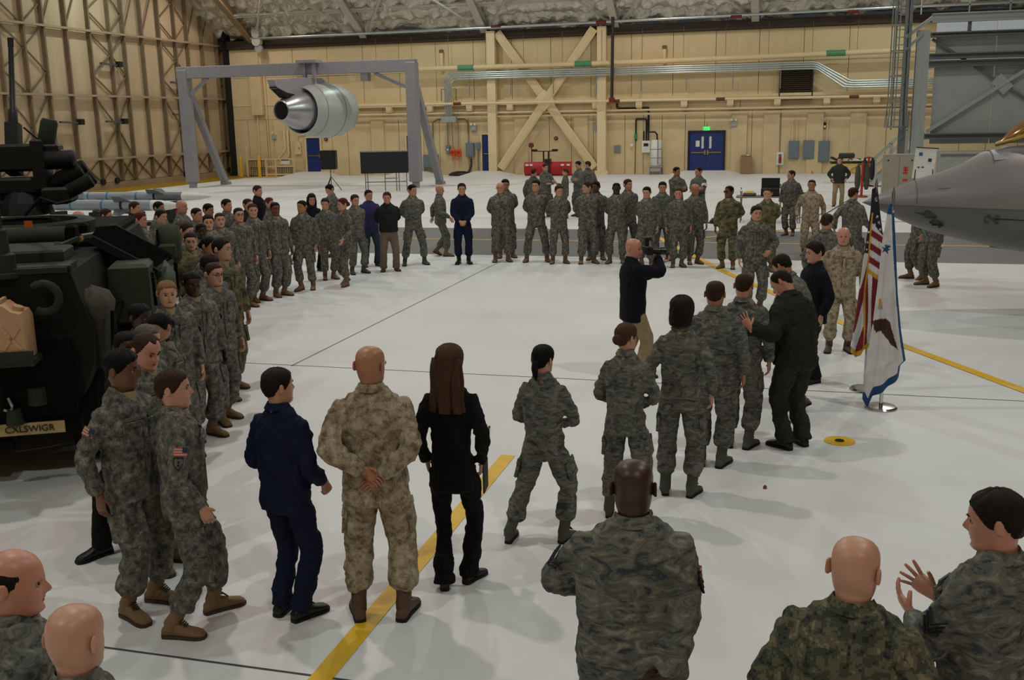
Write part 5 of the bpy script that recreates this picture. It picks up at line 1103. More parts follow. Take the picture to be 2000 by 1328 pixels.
    for sd, (p, yaw, lift, pit), a in zip((1, -1), ft, ank):
        Hj = pel+Rp @ np.array([sd*.095, 0, -.02]); K, _ = ik(Hj, a, LEG1, LEG2, rz(yaw*.5) @ Rp @ np.array([sd*.08, 1, 0])); body.tube([Hj, K, a], [.05, .036, .03], 8)
    body_o = body.build('body', skin_mats(skin), t, smooth=80)
    # ---- jacket or other upper garment
    hem = ex.get('hem', .82 if uni else .88); bel = ex.get('belly', 0)
    rows = [(hem, .198, .142, .146+bel*.3), (.93, .194, .140, .146+bel*.7), (1.02, .188, .137, .146+bel), (1.12, .188, .137, .150+bel), (1.22, .196, .141, .154+bel*.5), (1.32, .202, .143, .153), (1.39, .194, .138, .144), (1.44, .174, .124, .124), (1.48, .146, .106, .106), (1.51, .122, .092, .094), (1.54, .094, .084, .082), (1.555, .082, .080, .076)]
    if fem: rows = [(z, a*(.96 if z < 1.0 else (.88 if z < 1.2 else .92)), b*.95, f_*(.95 if z < 1.15 else (1.12 if z < 1.34 else .95))) for z, a, b, f_ in rows]
    if ex.get('slim'): rows = [(z, a*.86, b*.84, f_*.84) for z, a, b, f_ in rows]
    nl = 0 if top in ('purple', 'flightj') else .55
    jk.loft([[tp((v[0], v[1], v[2]-max(0, v[2]-1.455)*nl*max(0, v[1]/(f_*bw))**1.5)) for v in ring(0, 0, z, a*bw, b*bw, 26, front=f_*bw)] for z, a, b, f_ in rows if z >= hem])
    names = dict(purple='sweater', pine='pullover', charcoal='coat', black='suit_jacket', bluew='suit_jacket', flightj='flight_jacket')
    jname = 'uniform_jacket' if uni or top in ('navy', 'flight') else names.get(top, 'jacket')
    jo = jk.build(jname, CLOTH[top], t); WORK.append((jo, vox, .016 if det < 2 else .019, .085))
    # ---- trousers
    tr = MB(); zc = ex.get('waist', .99); fl_ = 1+(bw-1)*.75
    tr.loft([[tp(v) for v in ring(0, 0, z, a*bw*(1.04 if fem else 1), b*bw, 24)] for z, a, b in ((.80, .165, .12), (.86, .178, .134), (.93, .172, .13), (zc, .160, .120))])
    legs = []
    for sd, (p, yaw, lift, pit), a in zip((1, -1), ft, ank):
        Hj = pel+Rp @ np.array([sd*.09, 0, -.03]); K, _ = ik(Hj, a, LEG1-.0, LEG2, rz(yaw*.5) @ Rp @ np.array([sd*.08, 1, 0])); u_ = nrm(a-K)
        if blouse: end = a-u_*.125; pts = bez(Hj, K, end, 5); rr_ = [.104, .104, .1, .096, .091, .088, .086, .087, .089, .092, .070]
        else: end = a+u_*(.03 if not ex.get('flare') else .05); pts = bez(Hj, K, end, 5); rr_ = [.104, .102, .097, .090, .084, .080, .078, .076, .077, .079, .080] if not ex.get('flare') else [.1, .098, .09, .08, .074, .070, .070, .073, .08, .088, .095]
        if blouse: pts = pts[:-1]+[pts[-1]*.75+pts[-2]*.25, end+u_*.03]; rr_ = rr_[:-1]+[.094, .060]
        tr.tube(pts, [r_*fl_*ex.get('leg', .97) for r_ in rr_], 16); legs.append((Hj, K, a, u_))
    to = tr.build('trousers', CLOTH[bot], t); WORK.append((to, vox, .016 if det < 2 else .019, .085))
    # ---- footwear
    shoe = foot.endswith('_shoe'); fm = BOOT[foot.split('_')[0]]
    for (p, yaw, lift, pit), (Hj, K, a, u_) in zip(ft, legs):
        Rf = rz(yaw) @ rx(pit); off = p+np.array([0, 0, lift]); T_ = lambda v: off+Rf @ np.array(v)
        m = MB(); w_ = .85 if fem else 1.0
        rws = ((-.098, .022, .03, .012), (-.09, .036, .075, .012), (-.06, .040, .10 if not shoe else .075, .012), (-.01, .040, .115 if not shoe else .085, .012), (.04, .042, .10 if not shoe else .075, .012), (.09, .048, .075 if not shoe else .06, .012), (.14, .050, .062 if not shoe else .05, .012), (.175, .044, .052 if not shoe else .042, .012), (.198, .026, .036, .014))
        rg2 = []
        for yy, hw, hh, z0 in rws: rg2.append([T_((hw*w_*math.copysign(abs(math.cos(q))**.7, math.cos(q)), yy*w_, z0+(hh-z0)*(.5+.5*math.copysign(abs(math.sin(q))**.75, math.sin(q))))) for q in np.linspace(0, 2*math.pi, 12, endpoint=False)])
        m.loft(rg2)
        if not shoe: m.tube([T_((0, -.03, .06)), T_((0, -.03, .10)), a-u_*.06, a-u_*.16, a-u_*.19], [.05, .052, .050, .056, .057], 12)
        bo = m.build('shoe' if shoe else 'boot', fm, t, smooth=60)
        if det > 1 and not shoe:
            lm = MB()
            for q in range(6):
                f_ = q/5; c_ = T_((0, .075-.05*f_, .088+.05*f_)) if q < 4 else a+Rf @ np.array([0, .052, .03+.035*(q-4)])
                lm.bar(c_+Rf @ np.array([-.024, 0, .002]), c_+Rf @ np.array([.024, 0, .006]), .008, .008)
            lm.build('laces', M_sole if foot == 'tan' else M_soleb, bo)
        sm = MB(); out = [(-.102, .018), (-.09, .038), (-.04, .041), (.03, .042), (.09, .050), (.14, .053), (.18, .046), (.204, .024)]
        ol = [(hw*w_, yy*w_) for yy, hw in out]+[(-hw*w_, yy*w_) for yy, hw in out[::-1]]; nn = len(ol)
        hl = .055 if ex.get('heel') else 0
        sm.add([T_((x_, y_, 0.0)) for x_, y_ in ol]+[T_((x_, y_, .024)) for x_, y_ in ol], [tuple(range(nn))[::-1], tuple(range(nn, 2*nn))]+[(i, (i+1) % nn, (i+1) % nn+nn, i+nn) for i in range(nn)])
        sm.build('sole', M_sole if foot in ('tan',) else M_soleb, bo)
    # ---- collar, pockets, patches
    if top not in ('purple',):
        cm = MB(); n_c = 22; rws = []; op = R(ex.get('open', 20)); big = 1.25 if top in ('flightj', 'charcoal') else 1
        for a in np.linspace(op, 2*math.pi-op, n_c):
            fr = math.cos(a); zt = 1.572-.064*max(fr, 0)**1.3; ex_ = 1+.25*max(fr, 0)**6
            q = [(.070, .074, -.01), (.074, .079, .008*big), (.101*ex_, .104*ex_, -.036*big-.018*max(fr, 0)**4), (.094, .096, -.042*big)]
            rws.append([chest((rx_*math.sin(a)*(.93 if fem else 1), ry_*fr-.006, zt+dz)) for rx_, ry_, dz in q])
        cm.loft(rws, cap=True); cm.build('collar', CLOTH[top], jo, smooth=60)
    if det or uni:
        if uni: MB().loft([[chest(v) for v in ring(0, .0, z, a*min(bw, 1)*(.92 if fem else 1), b*.72, 14, 2, front=b*(.95 if fem else 1))] for z, a, b in ((1.43, .075, .110), (1.50, .072, .090), (1.545, .068, .076), (1.54, .060, .066))]).build('undershirt', M_tee, t, smooth=60)
    if uni and det:
        fb = .153*bw
        for sd in (-1, 1):
            MB().box((0, 0, 0), (.125, .022, .14), ch=.008).box((0, .012, .055), (.13, .01, .035)).build('chest_pocket', CLOTH[top], jo).matrix_local = Matrix.Translation(Vector(chest((sd*.092, fb*.90, 1.30)))) @ Matrix((Rc @ rz(-sd*.28) @ rx(-.12)).tolist()).to_4x4()
            nt = MB().box((0, 0, 0), (.105, .008, .022)).build('name_tape', mat('tape_grey', (92, 94, 84), rough=.9) if top != 'marine' else mat('tape_tan', (140, 122, 92), rough=.9), jo); nt.matrix_local = Matrix.Translation(Vector(chest((sd*.09, fb*.955, 1.388)))) @ Matrix((Rc @ rz(-sd*.25) @ rx(.08)).tolist()).to_4x4()
        MB().bar(chest((0, fb*1.0+.004, .95+.01)), chest((0, fb*.985+.004, 1.38)), .035, .012, up=Rc @ np.array([0, 1, 0])).build('front_placket', CLOTH[top], jo)
    if blouse:
        for sd, (Hj, K, a, u_) in zip((1, -1), legs):
            c = Hj*.42+K*.58; d = nrm(K-Hj); out = nrm(Rp @ np.array([sd, 0, 0])-d*(Rp @ np.array([sd, 0, 0]) @ d)); f = np.cross(d, out)
            Mx = np.stack([out, f, -d], 1); po = MB().box((0, 0, 0), (.030, .15, .19), ch=.012).box((.012, 0, .075), (.014, .155, .05)).build('cargo_pocket', CLOTH[bot], to)
            po.matrix_local = Matrix.Translation(Vector(c+out*.088*fl_)) @ Matrix(Mx.tolist()).to_4x4()
    def patch(sd, kind, k, wd, ht):
        S, E_, W_, *_ = arms[0 if sd > 0 else 1]; d = nrm(E_-S); o0 = Rc @ np.array([sd, 0, 0]); o0 = nrm(o0-d*(o0 @ d)); f = np.cross(o0, d)*sd*-1; c = S+d*k; r_ = .074*.94*(1+(bw-1)*.5)+.005
        return c, d, o0, f, r_
    if uni and top != 'marine' and ex.get('flag', det > 0):
        c, d, o0, f, r_ = patch(1, 'flag', .115, .09, .055); m = MB(); nx_, nz_ = 10, 7
        V = [c+d*(j/nz_-.5)*.058+(o0*math.cos(q)+f*math.sin(q))*(r_+dz) for dz in (0, .004) for j in range(nz_+1) for q in [(i/nx_-.5)*1.15 for i in range(nx_+1)]]; n1 = (nx_+1)*(nz_+1)
        for j in range(nz_):
            for i in range(nx_):
                b = j*(nx_+1)+i; cant = (i < 4 and j < 4); mi = 2 if cant else (0 if j % 2 == 0 else 1)
                m.f.append((n1+b, n1+b+1, n1+b+nx_+2, n1+b+nx_+1)); m.m.append(mi); m.f.append((b, b+nx_+1, b+nx_+2, b+1)); m.m.append(mi)
        m.v = [tuple(p) for p in V]; m.build('flag_patch', [M_pr, M_pw, M_pn], jo, 'small flag patch on the right sleeve')
    if uni and ex.get('unit'):
        for sd in (1, -1) if ex['unit'] == 2 else ((1,) if ex['unit'] == 1 else (-1,)):
            c, d, o0, f, r_ = patch(sd, 'unit', .19, .06, .07); c = c+f*.012; m = MB()
            prof = [(-.5, -.42), (-.3, -.5), (0, -.40), (.3, -.5), (.5, -.42), (.5, 0), (.3, .3), (0, .55), (-.3, .3), (-.5, 0)]
            for lay, (k, up_) in enumerate(((1, .004), (.74, .008))):
                rim = [c+d*v*.088*k+(o0*math.cos(u*.85*k)+f*math.sin(u*.85*k))*(r_+up_) for u, v in prof]; m.add([c+o0*(r_+up_+.003)]+rim, [(0, i+1, (i+1) % 10+1) for i in range(10)], lay)
            for vv in (-.1, .12): m.box(c+o0*(r_+.013)+d*vv*.1, (.012, .012, .012), mi=0)
            m.build('unit_patch', [M_blk, mat('patch_grey', (98, 102, 92), rough=.9)], jo, 'dark outlined shoulder patch')
    if ex.get('chevron'):
        for sd in (1, -1) if ex['chevron'] == 2 else (-1,):
            c, d, o0, f, r_ = patch(sd, 'x', .17, 0, 0); m = MB()
            for q in range(3):
                for e in (-1, 1): m.bar(c+d*(.03-.022*q)+o0*(r_+.003), c+d*(-.02-.022*q)+(o0*math.cos(e*.6)+f*math.sin(e*.6))*(r_+.003), .010, .006)
            m.build('rank_chevrons', mat('chevron_blue', (24, 26, 38), rough=.8), jo, 'dark sleeve chevrons')
    # ---- hair
    hk, hc = (hair.split('/')+[None])[:2]
    if hk != 'bald':
        Gx, nrow = G.copy(), None; hm = MB(); c = np.cos(ph)[None]; s_ = np.sin(ph)[None]; z = Gx[:, :, 2]; ac = np.abs(np.angle(np.exp(1j*ph)))[None]
        line = np.interp(ac, (0, .55, .95, 1.25, 1.5, 1.9, 2.3, math.pi), (.178, .176, .158, .118, .095, .108, .062, .045))
        hh = dict(buzz=.0040, short=.0095, thick=.020, fringe=.004, bun=.012, long=.018, bob=.026, pony=.012, top=.016, recede=.006)[hk]
        if hk in ('fringe',): mk = np.clip((z-np.interp(ac, (0, .95, 1.2, 1.4, 1.55, 1.9, 2.3, math.pi), (.3, .22, .158, .115, .095, .108, .062, .045)))/.018, 0, 1)*np.clip((np.interp(ac, (0, 1.4, math.pi), (.17, .192, .212))-z)/.035, 0, 1)
        else:
            if hk == 'recede': line = line+np.interp(ac, (0, .5, 1.0, 1.6), (.012, .034, .02, 0))
            if hk in ('bob', 'long'): line = line-np.interp(ac, (0, .9, 1.3, 1.6, math.pi), (0, 0, .06, .07, .04))
            mk = np.clip((z-line)/.016, 0, 1)**.7
        hv = hh*(1 if hk != 'top' else np.clip((z-.11)/.06, .25, 1)); nrmv = Gx-np.array([0, 0, .115]); nrmv[:, :, 2] *= .6; nrmv = nrmv/np.linalg.norm(nrmv, axis=2, keepdims=True)
        noise = 1+.25*np.sin(9*ph+z*60)*(.0 if hk == 'buzz' else 1)
        Gx = Gx+nrmv*(np.where(mk > 0, -.006+(hv*noise+.006)*mk, -.010))[:, :, None]
        j0 = 3; V2 = np.array([[hx_(v) for v in r_] for r_ in Gx[j0:]]).reshape(-1, 3); hm.add(V2, grid_faces(nr-j0, n))
        if hk == 'bun': hm.lathe([(-.03, .03), (-.015, .045), (.01, .048), (.03, .036), (.038, .01)], (0, 0, 0), (0, -1, .15), 14); k0 = len(hm.v)-70; hm.v[k0:] = [tuple(hx_(np.array(v)+np.array([0, -.108, .115]))) for v in hm.v[k0:]]
        if hk == 'pony': hm.tube([hx_(v) for v in ((0, -.09, .11), (0, -.125, .105), (0, -.135, .06), (0, -.125, .0), (.01, -.12, -.04))], [.026, .032, .030, .022, .006], 10)
        if hk == 'long':
            L = ex.get('hairlen', .26)
            for xo, yo, w1 in ((0, -.085, .066), (-.056, -.06, .050), (.056, -.06, .050), (-.070, -.015, .034), (.070, -.015, .034)):
                hm.loft([[hx_((xo*(1+.55*q)+.006*math.sin(q*9+xo*60)+w1*(1-.3*q*q)*math.cos(a), yo-.025*math.sin(q*2.2)+.026*math.sin(a), .16-q*(.16+L))) for a in np.linspace(0, 2*math.pi, 12, endpoint=False)] for q in np.linspace(0, 1, 8)])
        if hk == 'bob': hm.loft([[hx_((.098*k*math.cos(a), -.022+.088*k*math.sin(a)-.012, zq)) for a in np.linspace(math.pi*.97, 2*math.pi*1.015, 16)]+[hx_((.06*k*math.cos(a), -.022+.05*k*math.sin(a), zq)) for a in np.linspace(2*math.pi*1.015, math.pi*.97, 16)] for zq, k in ((.17, .9), (.12, 1.0), (.06, 1.05), (.02, 1.0), (.005, .92))])
        ho = hm.build('hair', hair_mat(hc), t, smooth=80)
        if det and hk not in ('fringe',):
            bm_ = MB()
            for e in (-1, 1): bm_.tube([hx_((e*(.015+.034*q), .108-.014*q*q, .136+.006*math.sin(q*2.6))) for q in (0, .3, .6, 1.0)], [.003, .0042, .004, .002], 6)
            bm_.build('eyebrows', hair_mat(hc), t)
    if ex.get('glasses'):
        gm = MB()
        for e in (-1, 1):
            gm.tube([hx_((e*(.034+.024*math.cos(a)), .112-abs(math.cos(a)-.2)*.004, .116+.016*math.sin(a))) for a in np.linspace(0, 2*math.pi, 13)], .0022, 5)
            gm.bar(hx_((e*.058, .105, .120)), hx_((e*.081, -.005, .125)), .003, .005)
        gm.bar(hx_((-.01, .114, .12)), hx_((.01, .114, .12)), .003)
        if ex['glasses'] == 'sun':
            for e in (-1, 1): gm.lathe([(0, .023), (.003, .022)], hx_((e*.034, .11, .116)), Hh @ np.array([0, 1, 0]), 14)
        gm.build('glasses', M_blk, t)
    if ex.get('watch'):
        S, E_, W_, *_ = arms[0 if ex['watch'] > 0 else 1]; u_ = nrm(W_-E_); MB().lathe([(-.014, .036), (.014, .035)], W_+u_*.005, u_, 14).build('wristwatch', M_blk, t)
    if ex.get('armband'):
        S, E_, W_, *_ = arms[1]; u_ = nrm(E_-S); MB().lathe([(.10, .084), (.19, .082)], S, u_, 16, cap=False).build('armband', M_white, jo, 'white armband with a red cross'); c = S+u_*.145+Rc @ nrm((-.5, .8, 0))*.083; MB().box(c, (.05, .05, .02)).box(c, (.02, .02, .06)).build('red_cross', M_red, jo)
    if callable(ex.get('more')): ex['more'](dict(t=t, chest=chest, tp=tp, hx=hx_, arms=arms, jo=jo, to=to, legs=legs, Rc=Rc, Hh=Hh, ft=ft))
    return t
M_pr = mat('patch_red', (168, 84, 78), rough=.9, var=0); M_pw = mat('patch_white', (186, 168, 150), rough=.9, var=0); M_pn = mat('patch_navy', (46, 46, 78), rough=.9, var=0)
def finish_cloth():
    """weld every garment into one skin, smooth it and press in folds"""
    tx = bpy.data.textures.new('folds', 'CLOUDS'); tx.noise_scale = .11; tx.noise_depth = 3; tx2 = bpy.data.textures.new('creases', 'MARBLE'); tx2.noise_scale = .10; tx2.turbulence = 9; tx2.noise_depth = 2
    for o, vox, amp, sc in WORK:
        a = o.modifiers.new('weld', 'REMESH'); a.mode = 'VOXEL'; a.voxel_size = vox; a.use_smooth_shade = True
        b = o.modifiers.new('relax', 'SMOOTH'); b.factor = .6; b.iterations = 5 if vox < .016 else 3
        c = o.modifiers.new('folds', 'DISPLACE'); c.texture = tx; c.strength = amp*1.5; c.mid_level = .46; c.texture_coords = 'LOCAL'
        if vox < .016:
            d = o.modifiers.new('creases', 'DISPLACE'); d.texture = tx2; d.strength = .016; d.mid_level = .5; d.texture_coords = 'LOCAL'
    dg = bpy.context.evaluated_depsgraph_get(); dg.update(); done = []
    for o, *_ in WORK: done.append((o, bpy.data.meshes.new_from_object(o.evaluated_get(dg))))
    for o, me in done:
        old = o.data; o.modifiers.clear(); me.name = o.name; o.data = me; me.polygons.foreach_set('use_smooth', [True]*len(me.polygons)); bpy.data.meshes.remove(old)
# ------------------------------------------------------------------ the people in the hall
POSE.update(
    wide=dict(arm='back', feet=(.26, .26)), walk2s=dict(arm='sides', stride=.22),
    G1=dict(arm=((.13, -.17, .90), (1, -.35, .1), (-.85, .0, -.5), (.1, -1, .1), .5), armL=((.14, .27, 1.10), (1, -.15, -.25), (-.9, .3, 0), (0, -.4, -.9), .4), feet=(.14, .14)),
    G3=dict(arm=((.10, .36, 1.19), (.8, -.4, -.8), (-.20, .85, .45), (-.75, -.3, .35), .22), armL=((.10, .30, 1.17), (.8, -.4, -.8), (-.15, .85, .45), (-.75, -.35, .35), .3), spread=.55),
    B1=dict(arm=((.235, .06, .93), (.5, -1, 0), (-.1, .2, -1), (-1, .2, 0), .5), feet=(.10, .10), foot0=(.10, .07, -28), foot1=(-.08, -.05, 12)),
    B3=dict(arm=((.21, .17, .97), (.5, -1, 0), (0, .45, -.8), (-1, .2, 0), 1.1), feet=(.11, .11)),
    B4=dict(arm=((.255, .09, .92), (.5, -1, 0), (-.1, .3, -1), (-1, .2, 0), .5), foot0=(.15, -.14, -30), foot1=(-.12, .17, 12)),
    A33=dict(arm=((.15, .40, 1.15), (1, -.4, -.6), (-.5, .8, .1), (-.6, 0, -.4), .3), lean=24, feet=(.14, .14), stride=.25),
    A34=dict(arm=((.20, .30, 1.05), (1, -.5, -.5), (-.4, .8, -.2), (-.8, 0, -.4), .4), armL='fwd', lean=18, feet=(.13, .13), toe=10, spread=.35),
    A37=dict(arm=((.28, .06, .93), (.5, -1, 0), (0, .1, -1), (-1, 0, 0), .45), feet=(.14, .14)),
    A38=dict(arm=((.10, .20, 1.02), (1, -.6, -.1), (-.7, .3, -.5), (-.4, -.8, -.1), .5), feet=(.17, .17)),
    A39=dict(arm=((.08, .21, 1.05), (1, -.6, -.1), (-.7, .3, -.4), (-.3, -.8, -.1), .5), foot0=(.17, .05, -18), foot1=(-.30, -.10, 6), lean=-2),
    B6=dict(arm='sides', foot0=(.12, .34, -12), foot1=(-.11, -.08, 12)),
    A40=dict(arm=((.075, .30, 1.56), (.9, -.2, -.8), (-.5, .5, .6), (-.8, .1, -.2), .75), armL=((.03, .40, 1.47), (.5, .1, -1), (-.5, .7, .3), (-.2, .2, 1), .7), stride=.20, feet=(.13, .13)))
ROWS = [
('G1', -0.61, 4.14, 1.820, 0.20, -0.05, -0.14, 'G1', 'abu/abu/sage', 'bald', 'dark', 1.24, 'bald dark skinned airman seen from behind, nearest the bottom centre', 2, 0, dict(chevron=2)),
('G2', 0.28, 3.66, 1.750, -0.25, -0.09, -0.07, 'stand', 'cad', 'bald', 'light', 1.20, 'bald soldier in dark digital camouflage seen from behind at the bottom right', 2, 0, dict(flag=False)),
('G3', 0.85, 4.14, 1.800, 0.76, 0.44, -0.14, 'G3', 'abu', 'short/dark', 'pink', 1.12, 'dark haired airman gesturing with both open hands at the right edge', 2, 0, dict(chevron=2)),
('G4', -2.70, 2.84, 1.760, -0.64, -0.35, -0.10, 'stand', 'abu', 'fringe/dark', 'pink', 1.10, 'balding man in profile cut off by the bottom left corner', 2, 0, dict()),
('G5', -2.24, 2.59, 1.720, 0.19, -0.17, -0.07, 'stand', 'acu', 'bald', 'light', 1.00, 'bald man seen from behind whose head alone shows at bottom left', 2, 0, dict(flag=False)),
('B1', -2.23, 6.46, 1.752, 0.12, -0.23, -0.00, 'B1', 'black/black/black_shoe', 'long/auburn', 'light', 0.90, 'woman in a black trouser suit with long brown hair, seen from behind', 2, 1, dict(glasses=1, hem=.74, flare=True, heel=True, hairlen=.22)),
('B2', -2.57, 5.88, 1.861, 0.27, -0.30, -0.03, 'ease', 'marine/marine/brown', 'bald', 'tan', 1.08, 'bald man in desert camouflage with hands clasped behind him at the yellow line', 2, 0, dict(glasses=1, watch=1, hem=.80)),
('B3', -3.17, 5.76, 1.716, -0.28, -0.26, -0.00, 'B3', 'navy/navy/black', 'short/dark', 'light', 0.95, 'short haired person in dark blue uniform left of the clasped hands man', 2, 0, dict(hem=.80, blouse=False, slim=0)),
('B4', -3.77, 5.50, 1.751, -0.88, -0.17, -0.00, 'B4', 'acu', 'short/brown', 'light', 0.98, 'brown haired soldier with a sleeve flag standing nearest on the left', 2, 0, dict(unit=1)),
('B5', -4.22, 5.59, 1.822, -1.71, 0.44, -0.07, 'hang', 'acu', 'top/black', 'brown', 1.02, 'dark skinned soldier with a flat top haircut beside the brown haired one', 2, 0, dict()),
('B6', -4.92, 6.60, 1.772, 2.91, 1.22, -0.00, 'B6', 'black/black/black', 'short/black', 'dark', 1.00, 'man in black clothes and black shoes half hidden behind the flat top soldier', 1, 0, dict(hem=.84)),
('L3', -4.51, 6.25, 1.800, -1.64, -0.17, -0.31, 'stand', 'acu', 'recede/brown', 'pink', 1.06, 'ruddy faced soldier looking down, just behind the flat top soldier', 2, 0, dict(unit=-1)),
('L4', -4.89, 6.81, 1.740, -1.47, -0.09, -0.21, 'stand', 'acu', 'buzz/grey', 'light', 1.00, 'grey cropped soldier behind the ruddy faced soldier in the left row', 1, 0, dict()),
('L5', -5.14, 7.43, 1.700, -1.23, -2.18, -0.17, 'stand', 'acu', 'bun/black', 'tan', 0.98, 'woman soldier with black hair tied back in the left row', 2, 1, dict()),
('L6', -5.60, 7.76, 1.710, -1.47, -0.17, -0.10, 'stand', 'cad', 'short/black', 'dark', 1.00, 'dark faced soldier in shadow beside the vehicle corner', 1, 0, dict()),
('L7', -5.87, 8.60, 1.780, -2.19, -0.17, -0.07, 'stand', 'acu', 'short/blond', 'light', 1.02, 'blond soldier facing the camera right of the vehicle', 1, 0, dict(unit=-1)),
('L8', -5.99, 9.23, 1.780, -2.04, -0.26, -0.14, 'stand', 'acu', 'buzz/black', 'dark', 1.10, 'broad dark skinned soldier right of the blond soldier', 1, 0, dict(unit=-1)),
('L9', -6.11, 9.84, 1.790, -1.98, 0.09, -0.07, 'step', 'acu', 'buzz/brown', 'light', 1.02, 'soldier in glasses right of the broad dark skinned soldier', 1, 0, dict(glasses=1)),
('L10', -6.58, 10.52, 1.765, -1.88, 0.00, -0.14, 'stand', 'acu', 'thick/dark', 'brown', 1.00, 'dark haired soldier just behind the soldier in glasses', 1, 0, dict()),
('L11', -6.73, 11.06, 1.910, -1.98, 0.52, -0.03, 'step', 'ocp', 'short/dark', 'light', 1.02, 'tall soldier in brownish camouflage looking right, middle of the left row', 1, 0, dict()),
('L12', -7.74, 12.38, 1.760, -1.88, 0.35, -0.10, 'stand', 'acu', 'bun/black', 'tan', 0.98, 'soldier with dark hair hidden behind the tall brownish soldier', 1, 1, dict()),
('L13', -8.27, 12.79, 1.780, -2.04, -0.44, -0.17, 'stand', 'ocp', 'buzz/dark', 'light', 1.04, 'soldier with a high forehead and dark green sleeves left of the tall one', 1, 0, dict()),
('L14', -9.06, 13.90, 1.800, -1.78, 0.09, -0.21, 'stand', 'acu', 'short/brown', 'light', 1.03, 'soldier with tousled brown hair beside the rucksack', 1, 0, dict()),
('L15', -9.12, 14.42, 1.730, -2.05, 0.00, -0.10, 'stand', 'acu', 'buzz/black', 'dark', 1.00, 'dark skinned soldier peering between two taller soldiers', 1, 0, dict()),
('L16', -9.42, 15.14, 1.800, -2.24, -0.26, -0.07, 'stand', 'acu', 'short/dark', 'light', 1.03, 'soldier facing forward behind the dark skinned one in the left crowd', 1, 0, dict()),
('L17', -9.55, 15.72, 1.780, -2.16, -0.26, -0.03, 'stand', 'acu', 'buzz/brown', 'light', 1.00, 'thin faced soldier right of the forward facing one in the left crowd', 1, 0, dict()),
('L18', -9.61, 16.46, 1.804, -2.09, -0.17, -0.03, 'stand', 'acu', 'buzz/dark', 'light', 1.04, 'soldier with spectacles standing third from the right end of the left crowd', 1, 0, dict(glasses=1)),
('L19', -9.69, 17.11, 1.824, -2.02, -0.44, -0.07, 'stand', 'acu', 'buzz/brown', 'light', 1.02, 'fair soldier standing second from the right end of the left crowd', 1, 0, dict()),
('L20', -9.55, 17.71, 1.804, -2.04, -0.26, -0.07, 'stand', 'acu', 'buzz/black', 'brown', 1.12, 'stout brown skinned soldier at the right end of the left crowd', 1, 0, dict(unit=-1)),
('L21', -11.13, 20.40, 1.680, -1.60, -0.09, -0.03, 'stand', 'acu', 'bun/red', 'light', 0.97, 'red haired woman soldier behind the stout brown skinned soldier', 0, 1, dict()),
('L22', -10.64, 18.60, 1.800, -1.66, -0.09, -0.07, 'stand', 'pine/acu', 'buzz/brown', 'light', 1.03, 'man in a dark green jacket behind the fair soldier', 0, 0, dict()),
('L23', -11.03, 18.45, 1.800, -1.64, 0.00, -0.03, 'stand', 'acu', 'short/dark', 'light', 1.00, 'dark haired soldier in the back row of the left crowd with an upright bearing', 0, 0, dict()),
('L24', -10.93, 17.58, 1.780, -1.71, 0.09, -0.14, 'stand', 'acu', 'short/black', 'tan', 1.02, 'black haired soldier looking down in the back row of the left crowd', 0, 0, dict()),
('L25', -10.62, 16.68, 1.780, -1.61, 0.09, -0.10, 'stand', 'acu', 'buzz/dark', 'light', 0.98, 'closely cropped soldier right of the bald one in the left crowd', 0, 0, dict()),
('L26', -11.57, 17.67, 1.840, -1.51, 0.09, -0.10, 'stand', 'acu', 'bald', 'pink', 1.06, 'tall bald soldier above the rucksack in the left crowd', 0, 0, dict()),
('L27', -10.92, 16.02, 1.800, -1.58, -0.09, -0.07, 'stand', 'acu', 'short/dark', 'light', 1.03, 'soldier left of the bald one with the white missile nose behind', 0, 0, dict()),
('L28', -12.15, 17.77, 1.800, -1.49, 0.09, -0.07, 'stand', 'acu', 'short/black', 'tan', 1.00, 'black haired soldier right behind in front of the white missile nose', 0, 0, dict()),
('L29', -10.77, 15.19, 1.830, -1.48, 0.09, -0.07, 'stand', 'acu', 'short/red', 'pink', 1.02, 'reddish haired soldier in front of the near missile', 0, 0, dict()),
('L30', -12.51, 17.51, 1.820, -1.39, 0.09, -0.03, 'stand', 'pine/acu', 'short/brown', 'light', 1.02, 'brown haired man in a green jacket before the middle of the near missile', 0, 0, dict()),
('L31', -12.16, 16.15, 1.800, -1.27, 0.00, -0.03, 'stand', 'pine/acu', 'short/brown', 'pink', 1.02, 'soldier seen over the vehicle roof, right one of three', 0, 0, dict()),
('L32', -12.42, 15.72, 1.800, -1.25, 0.09, -0.03, 'stand', 'acu', 'bald', 'light', 1.02, 'bald man seen over the vehicle roof beside the turret ring', 0, 0, dict()),
('L33', -11.35, 14.61, 1.760, -1.43, 0.00, -0.35, 'stand', 'acu', 'bald', 'light', 1.00, 'bald crown barely showing over the vehicle roof', 0, 0, dict()),
('A0', -12.35, 22.09, 1.840, -1.58, 0.00, -0.07, 'stand', 'black/black/black_shoe', 'short/brown', 'pink', 1.05, 'man in a black suit standing behind the left crowd', 0, 0, dict(hem=.84)),
('A1', -10.35, 20.90, 1.730, -2.33, -0.17, -0.14, 'stand', 'bluew/black/black_shoe', 'long/dark', 'light', 0.95, 'woman with long dark hair in dark clothes behind two soldiers', 0, 1, dict(hem=.86, hairlen=.22)),
('A2', -10.97, 23.24, 1.800, 2.71, -0.17, -0.38, 'stand', 'acu', 'short/black', 'light', 1.00, 'soldier bowing his head behind the red haired walking woman', 0, 0, dict()),
('A3', -9.37, 18.48, 1.782, -3.02, -0.35, -0.07, 'step', 'acu', 'buzz/black', 'tan', 0.98, 'young soldier stepping left at the near left of the far arc', 0, 0, dict()),
('A4', -9.53, 19.88, 1.713, -2.43, -0.44, -0.10, 'stand', 'acu', 'short/brown', 'light', 1.00, 'soldier right behind the young one stepping left', 0, 0, dict()),
